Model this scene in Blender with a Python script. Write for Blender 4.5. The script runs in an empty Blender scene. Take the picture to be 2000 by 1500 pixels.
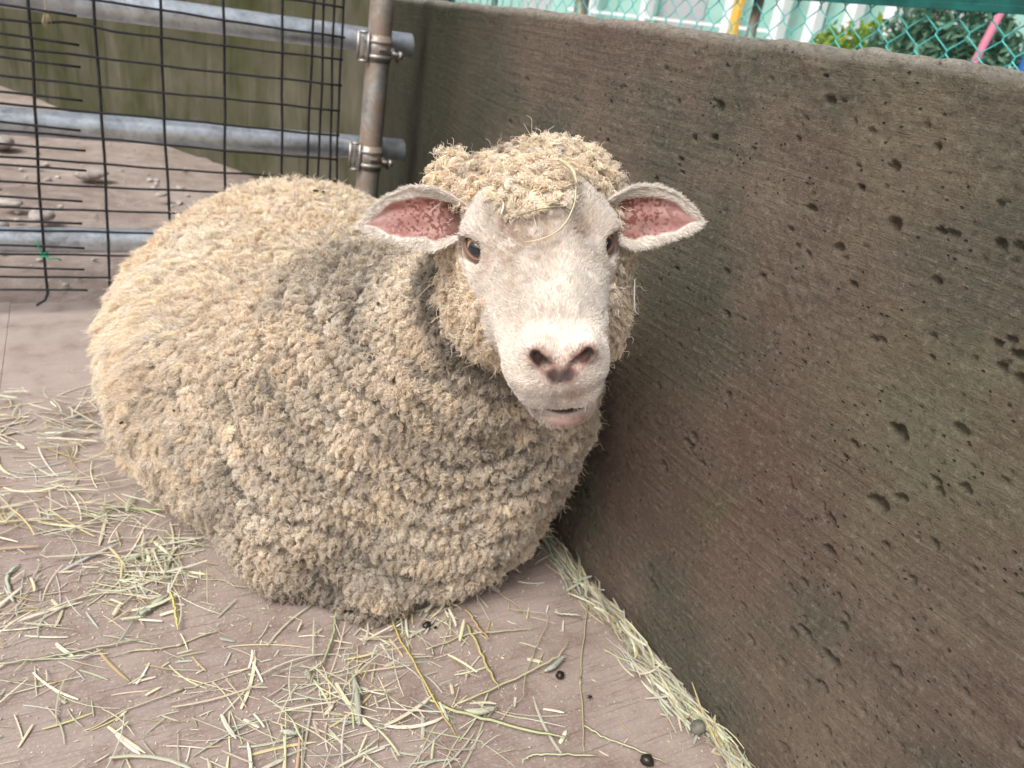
import bpy, math, random, time
import numpy as np
from mathutils import Vector, Matrix
from mathutils.kdtree import KDTree
import openvdb

random.seed(7)
RNG = np.random.default_rng(11)
T0 = time.time()
scn = bpy.context.scene
COL = scn.collection

# ------------------------------------------------------------------ camera
CAM_H = 0.85
cam_data = bpy.data.cameras.new('camera')
cam = bpy.data.objects.new('camera', cam_data)
COL.objects.link(cam)
CR = [[0.877611, 0.082752, -0.472177], [-0.458305, 0.433642, -0.775829], [0.140555, 0.897277, 0.418495]]
cam.matrix_world = Matrix(((CR[0][0], CR[0][1], CR[0][2], 0.0),
                           (CR[1][0], CR[1][1], CR[1][2], 0.0),
                           (CR[2][0], CR[2][1], CR[2][2], CAM_H),
                           (0, 0, 0, 1)))
cam_data.sensor_width = 36.0
cam_data.lens = 36.0 * 1510.0 / 2000.0
cam_data.clip_start = 0.02
cam_data.clip_end = 500.0
cam_data.dof.use_dof = True
cam_data.dof.focus_distance = 0.80
cam_data.dof.aperture_fstop = 8.0
scn.camera = cam

# ------------------------------------------------------------------ light
world = bpy.data.worlds.new('World')
scn.world = world
world.use_nodes = True
wn = world.node_tree
wn.nodes.clear()
SUN_EL, SUN_AZ = math.radians(52), math.radians(-115)   # azimuth measured from +Y towards +X
sky = wn.nodes.new('ShaderNodeTexSky')
sky.sky_type = 'NISHITA'
sky.sun_disc = False
sky.sun_elevation = SUN_EL
sky.sun_rotation = SUN_AZ
sky.air_density = 1.0
sky.dust_density = 6.0
sky.ozone_density = 0.6
hs = wn.nodes.new('ShaderNodeHueSaturation')            # an overcast sky is nearly grey
hs.inputs['Saturation'].default_value = 0.30
bg = wn.nodes.new('ShaderNodeBackground')
bg.inputs['Strength'].default_value = 0.125
wo = wn.nodes.new('ShaderNodeOutputWorld')
wn.links.new(sky.outputs[0], hs.inputs['Color'])
wn.links.new(hs.outputs[0], bg.inputs['Color'])
wn.links.new(bg.outputs[0], wo.inputs['Surface'])

sun_d = bpy.data.lights.new('sun', 'SUN')
sun_d.energy = 1.5
sun_d.angle = math.radians(28)
sun_d.color = (1.0, 0.96, 0.90)
sun = bpy.data.objects.new('sun', sun_d)
COL.objects.link(sun)
_sd = Vector((math.sin(SUN_AZ) * math.cos(SUN_EL), math.cos(SUN_AZ) * math.cos(SUN_EL), math.sin(SUN_EL)))
sun.rotation_euler = _sd.to_track_quat('Z', 'Y').to_euler()

scn.view_settings.view_transform = 'Standard'
scn.view_settings.look = 'None'
scn.view_settings.exposure = 0.50
scn.view_settings.gamma = 1.0
scn.view_settings.use_curve_mapping = False
scn.render.engine = 'CYCLES'
scn.cycles.max_bounces = 8
scn.cycles.diffuse_bounces = 4
scn.cycles.glossy_bounces = 3
scn.cycles.transmission_bounces = 4
scn.cycles.use_denoising = True

# ------------------------------------------------------------------ helpers
def nrm(a):
    a = np.asarray(a, float)
    return a / np.maximum(np.linalg.norm(a, axis=-1, keepdims=True), 1e-9)

def hash3(i, j, k, seed):
    h = (i.astype(np.uint32) * np.uint32(73856093)) ^ (j.astype(np.uint32) * np.uint32(19349663)) ^ (k.astype(np.uint32) * np.uint32(83492791)) ^ np.uint32((seed * 2654435761) & 0xffffffff)
    h ^= h >> np.uint32(13); h *= np.uint32(1274126177); h ^= h >> np.uint32(16)
    return h.astype(np.float64) / 4294967295.0

def vnoise(P, scale, seed=0):
    """value noise in -1..1 at points P (n,3)"""
    Q = np.asarray(P, float) * scale + 1000.0
    I = np.floor(Q).astype(np.int64); F = Q - I
    F = F * F * (3 - 2 * F)
    out = 0
    for dx in (0, 1):
        for dy in (0, 1):
            for dz in (0, 1):
                w = (F[:, 0] if dx else 1 - F[:, 0]) * (F[:, 1] if dy else 1 - F[:, 1]) * (F[:, 2] if dz else 1 - F[:, 2])
                out = out + w * hash3(I[:, 0] + dx, I[:, 1] + dy, I[:, 2] + dz, seed)
    return out * 2 - 1

def fbm(P, scale, octaves=4, seed=0):
    s = 0; a = 1.0; t = 0
    for o in range(octaves):
        s = s + a * vnoise(P, scale * 2.03 ** o, seed + o); t += a; a *= 0.5
    return s / t

def sstep(a, b, x):
    t = np.clip((np.asarray(x, float) - a) / (b - a), 0, 1)
    return t * t * (3 - 2 * t)

def mix(a, b, t):
    t = np.asarray(t)[..., None]
    return np.asarray(a) * (1 - t) + np.asarray(b) * t

def np_mesh(name, V, F, mat=None, parent=None, smooth=True, colors=None, mats=None, mat_idx=None):
    """V (n,3); F list of arrays (m,3)/(m,4)"""
    V = np.asarray(V, np.float32)
    if not isinstance(F, (list, tuple)):
        F = [F]
    F = [np.asarray(f, np.int32) for f in F if len(f)]
    me = bpy.data.meshes.new(name)
    me.vertices.add(len(V)); me.vertices.foreach_set('co', V.ravel())
    nl = sum(f.size for f in F); npoly = sum(len(f) for f in F)
    me.loops.add(nl); me.polygons.add(npoly)
    me.loops.foreach_set('vertex_index', np.concatenate([f.ravel() for f in F]))
    tot = np.concatenate([np.full(len(f), f.shape[1], np.int32) for f in F])
    st = np.concatenate([[0], np.cumsum(tot)[:-1]]).astype(np.int32)
    me.polygons.foreach_set('loop_start', st)
    me.update(calc_edges=True)
    me.polygons.foreach_set('use_smooth', np.full(npoly, smooth))
    if colors is not None:
        a = me.color_attributes.new('col', 'FLOAT_COLOR', 'POINT')
        c = np.ones((len(V), 4), np.float32); c[:, :3] = colors
        a.data.foreach_set('color', c.ravel())
    if mats:
        for m in mats: me.materials.append(m)
        if mat_idx is not None:
            me.polygons.foreach_set('material_index', np.asarray(mat_idx, np.int32))
    elif mat:
        me.materials.append(mat)
    me.validate()
    ob = bpy.data.objects.new(name, me)
    COL.objects.link(ob)
    if parent: ob.parent = parent
    return ob

def tag(o, label=None, cat=None, group=None, kind=None):
    if label: o['label'] = label
    if cat: o['category'] = cat
    if group: o['group'] = group
    if kind: o['kind'] = kind
    return o

def empty(name, loc, label=None, cat=None, group=None):
    o = bpy.data.objects.new(name, None)
    COL.objects.link(o); o.location = loc
    o.empty_display_size = 0.05
    return tag(o, label, cat, group)

def tube_geo(P, r, seg=8, cap=True):
    """tube along polyline P with radius r (scalar or per point)"""
    P = np.asarray(P, float); n = len(P)
    r = np.broadcast_to(np.asarray(r, float), (n,))
    T = np.gradient(P, axis=0); T = nrm(T)
    a = np.array([0, 0, 1.0]) if abs(T[0][2]) < 0.9 else np.array([1.0, 0, 0])
    N = nrm(a - T[0] * (a @ T[0])); V = []
    ang = np.linspace(0, 2 * np.pi, seg, endpoint=False)
    for i in range(n):
        N = nrm(N - T[i] * (N @ T[i])); B = np.cross(T[i], N)
        V.append(P[i] + r[i] * (np.cos(ang)[:, None] * N + np.sin(ang)[:, None] * B))
    V = np.concatenate(V)
    i = np.arange(n - 1)[:, None] * seg; j = np.arange(seg)[None]
    k = (j + 1) % seg
    Q = np.stack([i + j, i + k, i + seg + k, i + seg + j], -1).reshape(-1, 4)
    Ts = []
    if cap:
        V = np.concatenate([V, P[:1], P[-1:]])
        c0, c1 = n * seg, n * seg + 1
        j = np.arange(seg); k = (j + 1) % seg
        Ts = np.concatenate([np.stack([np.full(seg, c0), k, j], -1), np.stack([np.full(seg, c1), (n - 1) * seg + j, (n - 1) * seg + k], -1)])
    return V, Q, Ts

class Geo:
    """collects pieces into one mesh"""
    def __init__(s): s.V = []; s.Q = []; s.T = []; s.C = []; s.n = 0
    def add(s, V, Q=(), T=(), col=None):
        V = np.asarray(V, float)
        if len(Q): s.Q.append(np.asarray(Q) + s.n)
        if len(T): s.T.append(np.asarray(T) + s.n)
        s.V.append(V); s.n += len(V)
        s.C.append(np.broadcast_to(np.asarray(col if col is not None else (1, 1, 1), float), (len(V), 3)))
        return s
    def tube(s, P, r, seg=8, col=None, cap=True):
        V, Q, T = tube_geo(P, r, seg, cap); return s.add(V, Q, T, col)
    def box(s, lo, hi, col=None, M=None):
        lo = np.asarray(lo, float); hi = np.asarray(hi, float)
        V = np.array([[x, y, z] for x in (lo[0], hi[0]) for y in (lo[1], hi[1]) for z in (lo[2], hi[2])])
        if M is not None: V = V @ np.asarray(M)[:3, :3].T + np.asarray(M)[:3, 3]
        Q = np.array([[0, 1, 3, 2], [4, 6, 7, 5], [0, 4, 5, 1], [2, 3, 7, 6], [0, 2, 6, 4], [1, 5, 7, 3]])
        return s.add(V, Q, (), col)
    def build(s, name, mat=None, parent=None, smooth=True, col=False):
        F = []
        if s.Q: F.append(np.concatenate(s.Q))
        if s.T: F.append(np.concatenate(s.T))
        return np_mesh(name, np.concatenate(s.V), F, mat, parent, smooth, np.concatenate(s.C) if col else None)

def bevel(o, w, seg=2):
    m = o.modifiers.new('bevel', 'BEVEL'); m.width = w; m.segments = seg; m.limit_method = 'ANGLE'
    return o

# node helper
class NT:
    def __init__(s, name):
        s.m = bpy.data.materials.new(name); s.m.use_nodes = True
        s.t = s.m.node_tree; s.t.nodes.clear()
        s.out = s.n('ShaderNodeOutputMaterial')
        s.b = s.n('ShaderNodeBsdfPrincipled')
        s.l(s.b.outputs[0], s.out.inputs[0])
    def n(s, typ, **kw):
        nd = s.t.nodes.new(typ)
        for k, v in kw.items():
            if k.startswith('i_'):
                nd.inputs[k[2:].replace('_', ' ')].default_value = v
            else: setattr(nd, k, v)
        return nd
    def l(s, a, b): s.t.links.new(a, b); return s
    def coord(s, kind='Object', scale=(1, 1, 1), rot=(0, 0, 0)):
        tc = s.n('ShaderNodeTexCoord'); mp = s.n('ShaderNodeMapping')
        mp.inputs['Scale'].default_value = scale; mp.inputs['Rotation'].default_value = rot
        s.l(tc.outputs[kind], mp.inputs['Vector']); return mp.outputs[0]
    def noise(s, vec, scale, detail=4, rough=0.55, dist=0.0):
        t = s.n('ShaderNodeTexNoise'); t.inputs['Scale'].default_value = scale; t.inputs['Detail'].default_value = detail
        t.inputs['Roughness'].default_value = rough; t.inputs['Distortion'].default_value = dist
        s.l(vec, t.inputs['Vector']); return t.outputs['Fac']
    def voro(s, vec, scale, feature='F1', rand=1.0):
        t = s.n('ShaderNodeTexVoronoi'); t.feature = feature; t.inputs['Scale'].default_value = scale
        t.inputs['Randomness'].default_value = rand
        s.l(vec, t.inputs['Vector']); return t
    def ramp(s, fac, stops):
        r = s.n('ShaderNodeValToRGB'); e = r.color_ramp.elements
        while len(e) < len(stops): e.new(0.5)
        for k, (p, c) in enumerate(stops):
            e[k].position = p
            e[k].color = (c, c, c, 1) if isinstance(c, (int, float)) else (*c, 1)
        s.l(fac, r.inputs['Fac']); return r.outputs['Color']
    def mixc(s, fac, a, b, mode='MIX'):
        m = s.n('ShaderNodeMix'); m.data_type = 'RGBA'; m.blend_type = mode
        for sock, v in ((m.inputs['Factor'], fac), (m.inputs['A'], a), (m.inputs['B'], b)):
            pass
        fi = [i for i in m.inputs if i.identifier == 'Factor_Float'][0]
        ai = [i for i in m.inputs if i.identifier == 'A_Color'][0]
        bi = [i for i in m.inputs if i.identifier == 'B_Color'][0]
        for sock, v in ((fi, fac), (ai, a), (bi, b)):
            if isinstance(v, bpy.types.NodeSocket): s.l(v, sock)
            elif isinstance(v, (int, float)): sock.default_value = v
            else: sock.default_value = (*v, 1)
        return [o for o in m.outputs if o.identifier == 'Result_Color'][0]
    def math(s, op, a, b=None, clamp=False):
        m = s.n('ShaderNodeMath'); m.operation = op; m.use_clamp = clamp
        for k, v in enumerate((a, b)):
            if v is None: continue
            if isinstance(v, bpy.types.NodeSocket): s.l(v, m.inputs[k])
            else: m.inputs[k].default_value = v
        return m.outputs[0]
    def bump(s, h, strength=0.5, dist=0.01, prev=None):
        b = s.n('ShaderNodeBump'); b.inputs['Strength'].default_value = strength; b.inputs['Distance'].default_value = dist
        s.l(h, b.inputs['Height'])
        if prev is not None: s.l(prev, b.inputs['Normal'])
        return b.outputs[0]
    def attr(s, name):
        a = s.n('ShaderNodeAttribute'); a.attribute_name = name; return a.outputs['Color']
    def set(s, **kw):
        for k, v in kw.items():
            k = {'color': 'Base Color', 'rough': 'Roughness', 'metal': 'Metallic', 'normal': 'Normal', 'spec': 'Specular IOR Level',
                 'coat': 'Coat Weight', 'sss': 'Subsurface Weight', 'trans': 'Transmission Weight'}.get(k, k)
            if isinstance(v, bpy.types.NodeSocket): s.l(v, s.b.inputs[k])
            elif isinstance(v, tuple) and len(v) == 3 and k == 'Base Color': s.b.inputs[k].default_value = (*v, 1)
            else: s.b.inputs[k].default_value = v
        return s.m

# ================================================================== SHEEP
def sd_ell(P, c, r, M=None):
    q = P - np.asarray(c, np.float32)
    if M is not None: q = q @ np.asarray(M, np.float32)      # columns of M = ellipsoid axes
    r = np.asarray(r, np.float32)
    k0 = np.sqrt(((q / r) ** 2).sum(-1)); k1 = np.sqrt(((q / (r * r)) ** 2).sum(-1)) + 1e-9
    return k0 * (k0 - 1) / k1

def sd_cone(P, a, b, ra, rb):
    a = np.asarray(a, np.float32); b = np.asarray(b, np.float32)
    d = b - a; q = P - a
    t = np.clip((q @ d) / (d @ d), 0, 1)
    return np.sqrt(((q - t[..., None] * d) ** 2).sum(-1)) - (ra + (rb - ra) * t)

def smin(a, b, k):
    h = np.maximum(k - np.abs(a - b), 0) / k
    return np.minimum(a, b) - h * h * k * 0.25

def smax(a, b, k): return -smin(-a, -b, k)

# head frame: r towards the sheep's left (picture right), f towards the muzzle, u out of the forehead
H_O = np.array([0.431, 0.696, 0.635])
H_R = nrm(np.array([0.9278, -0.3566, 0.1101]) + 0.045 * np.array([-0.2283, -0.309, 0.9233]))
_f = np.array([-0.2952, -0.8817, -0.3681])
H_F = nrm(_f - H_R * (_f @ H_R))
H_U = np.cross(H_F, H_R); H_U *= np.sign(H_U[2])
H_M = np.stack([H_R, H_F, H_U])                              # world -> local rows
def to_head(P): return (P - H_O) @ H_M.T
def from_head(L): return np.asarray(L, float) @ H_M + H_O

def rot_z(a):
    c, s = math.cos(a), math.sin(a)
    return np.array([[c, -s, 0], [s, c, 0], [0, 0, 1.0]])

def axis_pts(lo, hi, f0, f1, fine, coarse):
    a = np.arange(lo, f0 - fine, coarse); b = np.arange(f0, f1, fine); c = np.arange(f1 + fine, hi, coarse)
    return np.concatenate([a, b, c]), len(a), len(a) + len(b)

EYE = np.array([0.0735, 0.0, 0.012])
EYE_C = np.array([0.0620, 0.005, 0.012])                     # centre of the eyeball, picture right
EYE_LOOK = nrm([0.60, 0.76, 0.25])

def sd_head(L):
    """head in local coordinates"""
    x = np.abs(L[..., 0]); S = L.copy(); S[..., 0] = x
    d = sd_ell(S, (0, -0.05, -0.005), (0.075, 0.085, 0.066))
    d = smin(d, sd_cone(S, (0, -0.02, 0.010), (0, 0.10, -0.002), 0.056, 0.043), 0.03)
    d = smin(d, sd_cone(S, (0.020, 0.05, -0.006), (0.019, 0.145, -0.020), 0.037, 0.030), 0.03)     # wide nose
    d = smin(d, sd_cone(S, (0, -0.03, -0.070), (0, 0.12, -0.062), 0.056, 0.034), 0.035)          # jaw
    d = smin(d, sd_ell(S, (0.045, 0.015, -0.045), (0.034, 0.065, 0.050)), 0.03)                     # cheeks
    d = smin(d, sd_ell(S, (0.059, 0.0, 0.010), (0.024, 0.034, 0.030)), 0.022)                    # orbit
    d = smin(d, sd_cone(S, (0.048, -0.022, 0.040), (0.066, 0.006, 0.034), 0.012, 0.010), 0.02)     # brow
    d = smin(d, sd_ell(S, (0, 0.152, -0.020), (0.045, 0.030, 0.036)), 0.018)                        # muzzle
    J = S.copy(); J[..., 0] = np.abs(L[..., 0] - 0.004)
    d = smin(d, sd_ell(J, (0.017, 0.158, -0.046), (0.024, 0.022, 0.018)), 0.010)                    # upper lip lobes
    d = smin(d, sd_ell(L, (0.004, 0.160, -0.048), (0.014, 0.019, 0.017)), 0.008)
    J = L.copy(); J[..., 0] -= 0.011                                                                # jaw pushed sideways, chewing
    d = smin(d, sd_ell(J, (0, 0.147, -0.0815), (0.033, 0.030, 0.0165)), 0.006)                        # lower lip
    d = smin(d, sd_ell(J, (0, 0.112, -0.083), (0.038, 0.038, 0.028)), 0.02)                       # chin
    d = smin(d, sd_ell(S, (0.022, 0.158, 0.010), (0.014, 0.017, 0.012)), 0.012)                     # nostril wing
    # mouth slit, nostrils, philtrum
    J[..., 0] = np.abs(L[..., 0] - 0.006)
    d = smax(d, -sd_cone(J, (0, 0.183, -0.0670), (0.020, 0.176, -0.0675), 0.0024, 0.0024), 0.003)
    d = smax(d, -sd_cone(J, (0.020, 0.176, -0.0675), (0.034, 0.160, -0.068), 0.0024, 0.0022), 0.003)
    d = smax(d, -sd_cone(J, (0.034, 0.160, -0.068), (0.045, 0.118, -0.064), 0.0022, 0.0010), 0.004)
    d = smax(d, -sd_cone(S, (0.006, 0.183, -0.006), (0.014, 0.179, 0.004), 0.0036, 0.0058), 0.004)
    d = smax(d, -sd_cone(S, (0.014, 0.179, 0.004), (0.024, 0.171, 0.014), 0.0058, 0.0026), 0.004)
    d = smax(d, -sd_cone(S, (0.014, 0.180, 0.003), (0.011, 0.152, 0.003), 0.0050, 0.0040), 0.003)
    d = smax(d, -sd_cone(S, (0, 0.188, -0.012), (0.0, 0.180, -0.060), 0.0026, 0.0024), 0.004)
    e = EYE_C.astype(np.float32); lk = EYE_LOOK.astype(np.float32)
    d = smax(d, -sd_cone(S, e, e + lk * 0.03, 0.0158, 0.0165), 0.005)                               # eye socket
    return d

def sd_body(P):
    # fleece body, resting on the floor
    d = sd_ell(P, (0.37, 1.46, 0.18), (0.328, 0.50, 0.265), rot_z(0.12))
    d = smin(d, sd_ell(P, (0.455, 1.66, 0.20), (0.27, 0.42, 0.268)), 0.12)
    d = smin(d, sd_ell(P, (0.20, 1.41, 0.16), (0.178, 0.37, 0.180)), 0.10)
    d = smin(d, sd_ell(P, (0.44, 1.12, 0.25), (0.265, 0.25, 0.275)), 0.08)          # shoulders and chest
    d = smin(d, sd_ell(P, (0.29, 1.10, 0.13), (0.165, 0.20, 0.16)), 0.06)
    d = smin(d, sd_ell(P, (0.515, 0.99, 0.165), (0.175, 0.160, 0.20)), 0.05)
    d = smin(d, sd_ell(P, (0.56, 0.965, 0.31), (0.160, 0.15, 0.20)), 0.06)
    d = smin(d, sd_ell(P, (0.46, 0.93, 0.09), (0.130, 0.095, 0.11)), 0.05)
    d = smin(d, sd_cone(P, (0.475, 1.00, 0.34), (0.480, 0.86, 0.52), 0.172, 0.100), 0.05)   # neck
    d = smin(d, sd_ell(P, (0.350, 0.872, 0.030), (0.036, 0.030, 0.032)), 0.012)                  # knee
    d = smin(d, sd_cone(P, (0.225, 1.00, 0.045), (0.37, 0.895, 0.040), 0.055, 0.042), 0.035)  # folded foreleg
    return smax(d, -P[..., 2], 0.02)

def sd_ruff(L):
    d = sd_ell(L, (0.010, -0.075, -0.06), (0.113, 0.066, 0.088))
    d = smin(d, sd_ell(L, (0.006, -0.055, -0.120), (0.115, 0.066, 0.074)), 0.03)
    return smin(d, sd_ell(L, (0.022, -0.036, -0.152), (0.100, 0.058, 0.058)), 0.03)

def sd_cap(L):
    d = sd_ell(L, (-0.002, -0.090, 0.018), (0.084, 0.060, 0.045))
    d = smin(d, sd_ell(L, (-0.086, -0.120, 0.010), (0.026, 0.034, 0.022)), 0.03)
    d = smin(d, sd_ell(L, (0.084, -0.112, 0.006), (0.022, 0.030, 0.022)), 0.02)
    return smin(d, sd_ell(L, (-0.006, -0.026, 0.053), (0.044, 0.044, 0.028)), 0.03)

def build_sheep_surface():
    X, x0, x1 = axis_pts(-0.10, 0.80, 0.285, 0.585, 0.0026, 0.009)
    Y, y0, y1 = axis_pts(0.49, 2.25, 0.505, 0.835, 0.0026, 0.010)
    Z, z0, z1 = axis_pts(-0.03, 0.80, 0.475, 0.765, 0.0026, 0.009)
    shp = (len(X), len(Y), len(Z))
    P = np.empty(shp + (3,), np.float32)
    P[..., 0] = X[:, None, None]; P[..., 1] = Y[None, :, None]; P[..., 2] = Z[None, None, :]
    d = sd_body(P)
    # head block
    s = (slice(x0, x1), slice(y0, y1), slice(z0, z1))
    B = P[s]; L = ((B - H_O.astype(np.float32)) @ H_M.T.astype(np.float32))
    db = smin(d[s], sd_ruff(L), 0.010)
    cap = sd_cap(L)
    hd = sd_head(L)
    hd = smin(hd, cap, 0.012)
    d[s] = smin(db, hd, 0.012)
    # soft uneven fleece: creases on the neck and lumps
    g = openvdb.FloatGrid(0.05)
    g.copyFromArray(np.clip(d, -0.05, 0.05))
    pts, quads = g.convertToQuads(0.0)
    V = np.stack([np.interp(pts[:, k], np.arange(len(A)), A) for k, A in enumerate((X, Y, Z))], -1)
    return V, quads.astype(np.int32)

def mesh_normals(V, Q):
    n = np.cross(V[Q[:, 2]] - V[Q[:, 0]], V[Q[:, 3]] - V[Q[:, 1]])
    N = np.zeros_like(V)
    for k in range(4): np.add.at(N, Q[:, k], n)
    return nrm(N)

# ------------------------------------------------------------------ fleece and fur as real strands
def hair_object(name, PTS, rad, col, mat, parent):
    """PTS (n,k,3) strand points, rad (n,k) radii, col (n,3)"""
    n, k = PTS.shape[:2]
    hc = bpy.data.hair_curves.new(name)
    hc.add_curves([k] * n)
    hc.attributes['position'].data.foreach_set('vector', PTS.astype(np.float32).ravel())
    ra = hc.attributes.get('radius') or hc.attributes.new('radius', 'FLOAT', 'POINT')
    ra.data.foreach_set('value', np.ascontiguousarray(np.broadcast_to(rad, (n, k)), np.float32).ravel())
    ca = hc.attributes.new('col', 'FLOAT_COLOR', 'CURVE')
    c = np.ones((n, 4), np.float32); c[:, :3] = col
    ca.data.foreach_set('color', c.ravel())
    hc.materials.append(mat)
    ob = bpy.data.objects.new(name, hc)
    COL.objects.link(ob)
    if parent: ob.parent = parent
    return ob

def sample_tris(V, N, T, w, n):
    """n random points on triangles T weighted by area*w(vertex)"""
    a = V[T[:, 0]]; e1 = V[T[:, 1]] - a; e2 = V[T[:, 2]] - a
    area = 0.5 * np.linalg.norm(np.cross(e1, e2), axis=1) * w[T].mean(1)
    cdf = np.cumsum(area); tot = cdf[-1]
    ti = np.searchsorted(cdf, RNG.random(n) * tot)
    r1 = np.sqrt(RNG.random(n)); r2 = RNG.random(n)
    b0, b1, b2 = 1 - r1, r1 * (1 - r2), r1 * r2
    t = T[ti]
    P = b0[:, None] * V[t[:, 0]] + b1[:, None] * V[t[:, 1]] + b2[:, None] * V[t[:, 2]]
    M = nrm(b0[:, None] * N[t[:, 0]] + b1[:, None] * N[t[:, 1]] + b2[:, None] * N[t[:, 2]])
    return P, M, tot

def thin_out(P, rad):
    """greedy dart throwing: indices of points no closer than rad (per point)"""
    cell = float(np.max(rad)); G = {}; keep = []
    K = np.floor(P / cell).astype(int)
    PL = P.tolist(); KL = K.tolist(); RL = np.broadcast_to(rad, (len(P),)).tolist()
    off = [(i, j, k) for i in (-1, 0, 1) for j in (-1, 0, 1) for k in (-1, 0, 1)]
    for q in range(len(PL)):
        x, y, z = PL[q]; a, b, c = KL[q]; r2 = RL[q] ** 2; ok = True
        for i, j, k in off:
            for m in G.get((a + i, b + j, c + k), ()):
                X, Y, Z = PL[m]
                if (X - x) ** 2 + (Y - y) ** 2 + (Z - z) ** 2 < r2: ok = False; break
            if not ok: break
        if ok:
            keep.append(q); G.setdefault((a, b, c), []).append(q)
    return np.array(keep)

def wool_zone(P):
    """0 = tight knobbly curls, 1 = long brushed-out coat on the flank and haunch"""
    n = fbm(P, 9.0, 2, 5) * 0.10
    s = sstep(1.10, 1.27, P[:, 1] - 0.55 * (P[:, 0] - 0.15) + n) * sstep(0.44, 0.30, P[:, 2] + n)
    return s

def wool_colour(P):
    L = to_head(P)
    cream = np.array([0.87, 0.765, 0.635]); tan = np.array([0.82, 0.665, 0.50]); grey = np.array([0.55, 0.485, 0.40]); dark = np.array([0.145, 0.125, 0.105])
    n1 = fbm(P, 8.0, 3, 21); n2 = fbm(P, 15.0, 3, 31); n3 = fbm(P, 60.0, 2, 41)
    c = mix(np.broadcast_to(cream, P.shape), tan, np.clip(0.32 + 0.6 * n1 + 0.2 * n3, 0, 1))
    # dirt: shoulder, withers and the front of the chest are grey; the haunch stays cream
    d = sstep(1.40, 1.02, P[:, 1] + 0.12 * n1) * sstep(0.60, 0.45, P[:, 2] - 0.25 * (P[:, 1] - 1.0))
    d = d * np.clip(0.52 + 1.0 * n2 + 0.22 * n3, 0, 1)
    w = np.exp(-(((P[:, 0] - 0.36) / 0.13) ** 2 + ((P[:, 1] - 1.07) / 0.12) ** 2 + ((P[:, 2] - 0.47) / 0.09) ** 2))
    d = np.maximum(d, np.clip(1.15 * w + 0.5 * w * n2, 0, 1))
    head = sstep(0.18, 0.12, np.abs(L[:, 1] + 0.07)) * sstep(-0.24, -0.17, L[:, 2]) * sstep(1.0, 0.90, P[:, 1])
    d = d * (1 - 0.78 * head)
    c = mix(c, grey, np.clip(d, 0, 1))
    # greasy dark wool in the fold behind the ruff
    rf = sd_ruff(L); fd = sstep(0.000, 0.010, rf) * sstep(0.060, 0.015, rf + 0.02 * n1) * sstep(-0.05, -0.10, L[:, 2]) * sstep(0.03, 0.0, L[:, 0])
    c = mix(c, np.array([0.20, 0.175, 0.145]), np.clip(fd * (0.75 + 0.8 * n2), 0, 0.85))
    # soiled belly edge and the folded leg
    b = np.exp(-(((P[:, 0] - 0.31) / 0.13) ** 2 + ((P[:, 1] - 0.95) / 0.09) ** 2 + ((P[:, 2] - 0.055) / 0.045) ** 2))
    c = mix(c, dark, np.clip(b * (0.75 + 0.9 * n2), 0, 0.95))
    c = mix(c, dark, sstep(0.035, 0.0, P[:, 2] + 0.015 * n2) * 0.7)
    # dusty specks
    c = mix(c, dark, sstep(0.52, 0.75, n3 + 0.3 * n2) * 0.45)
    return c

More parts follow.
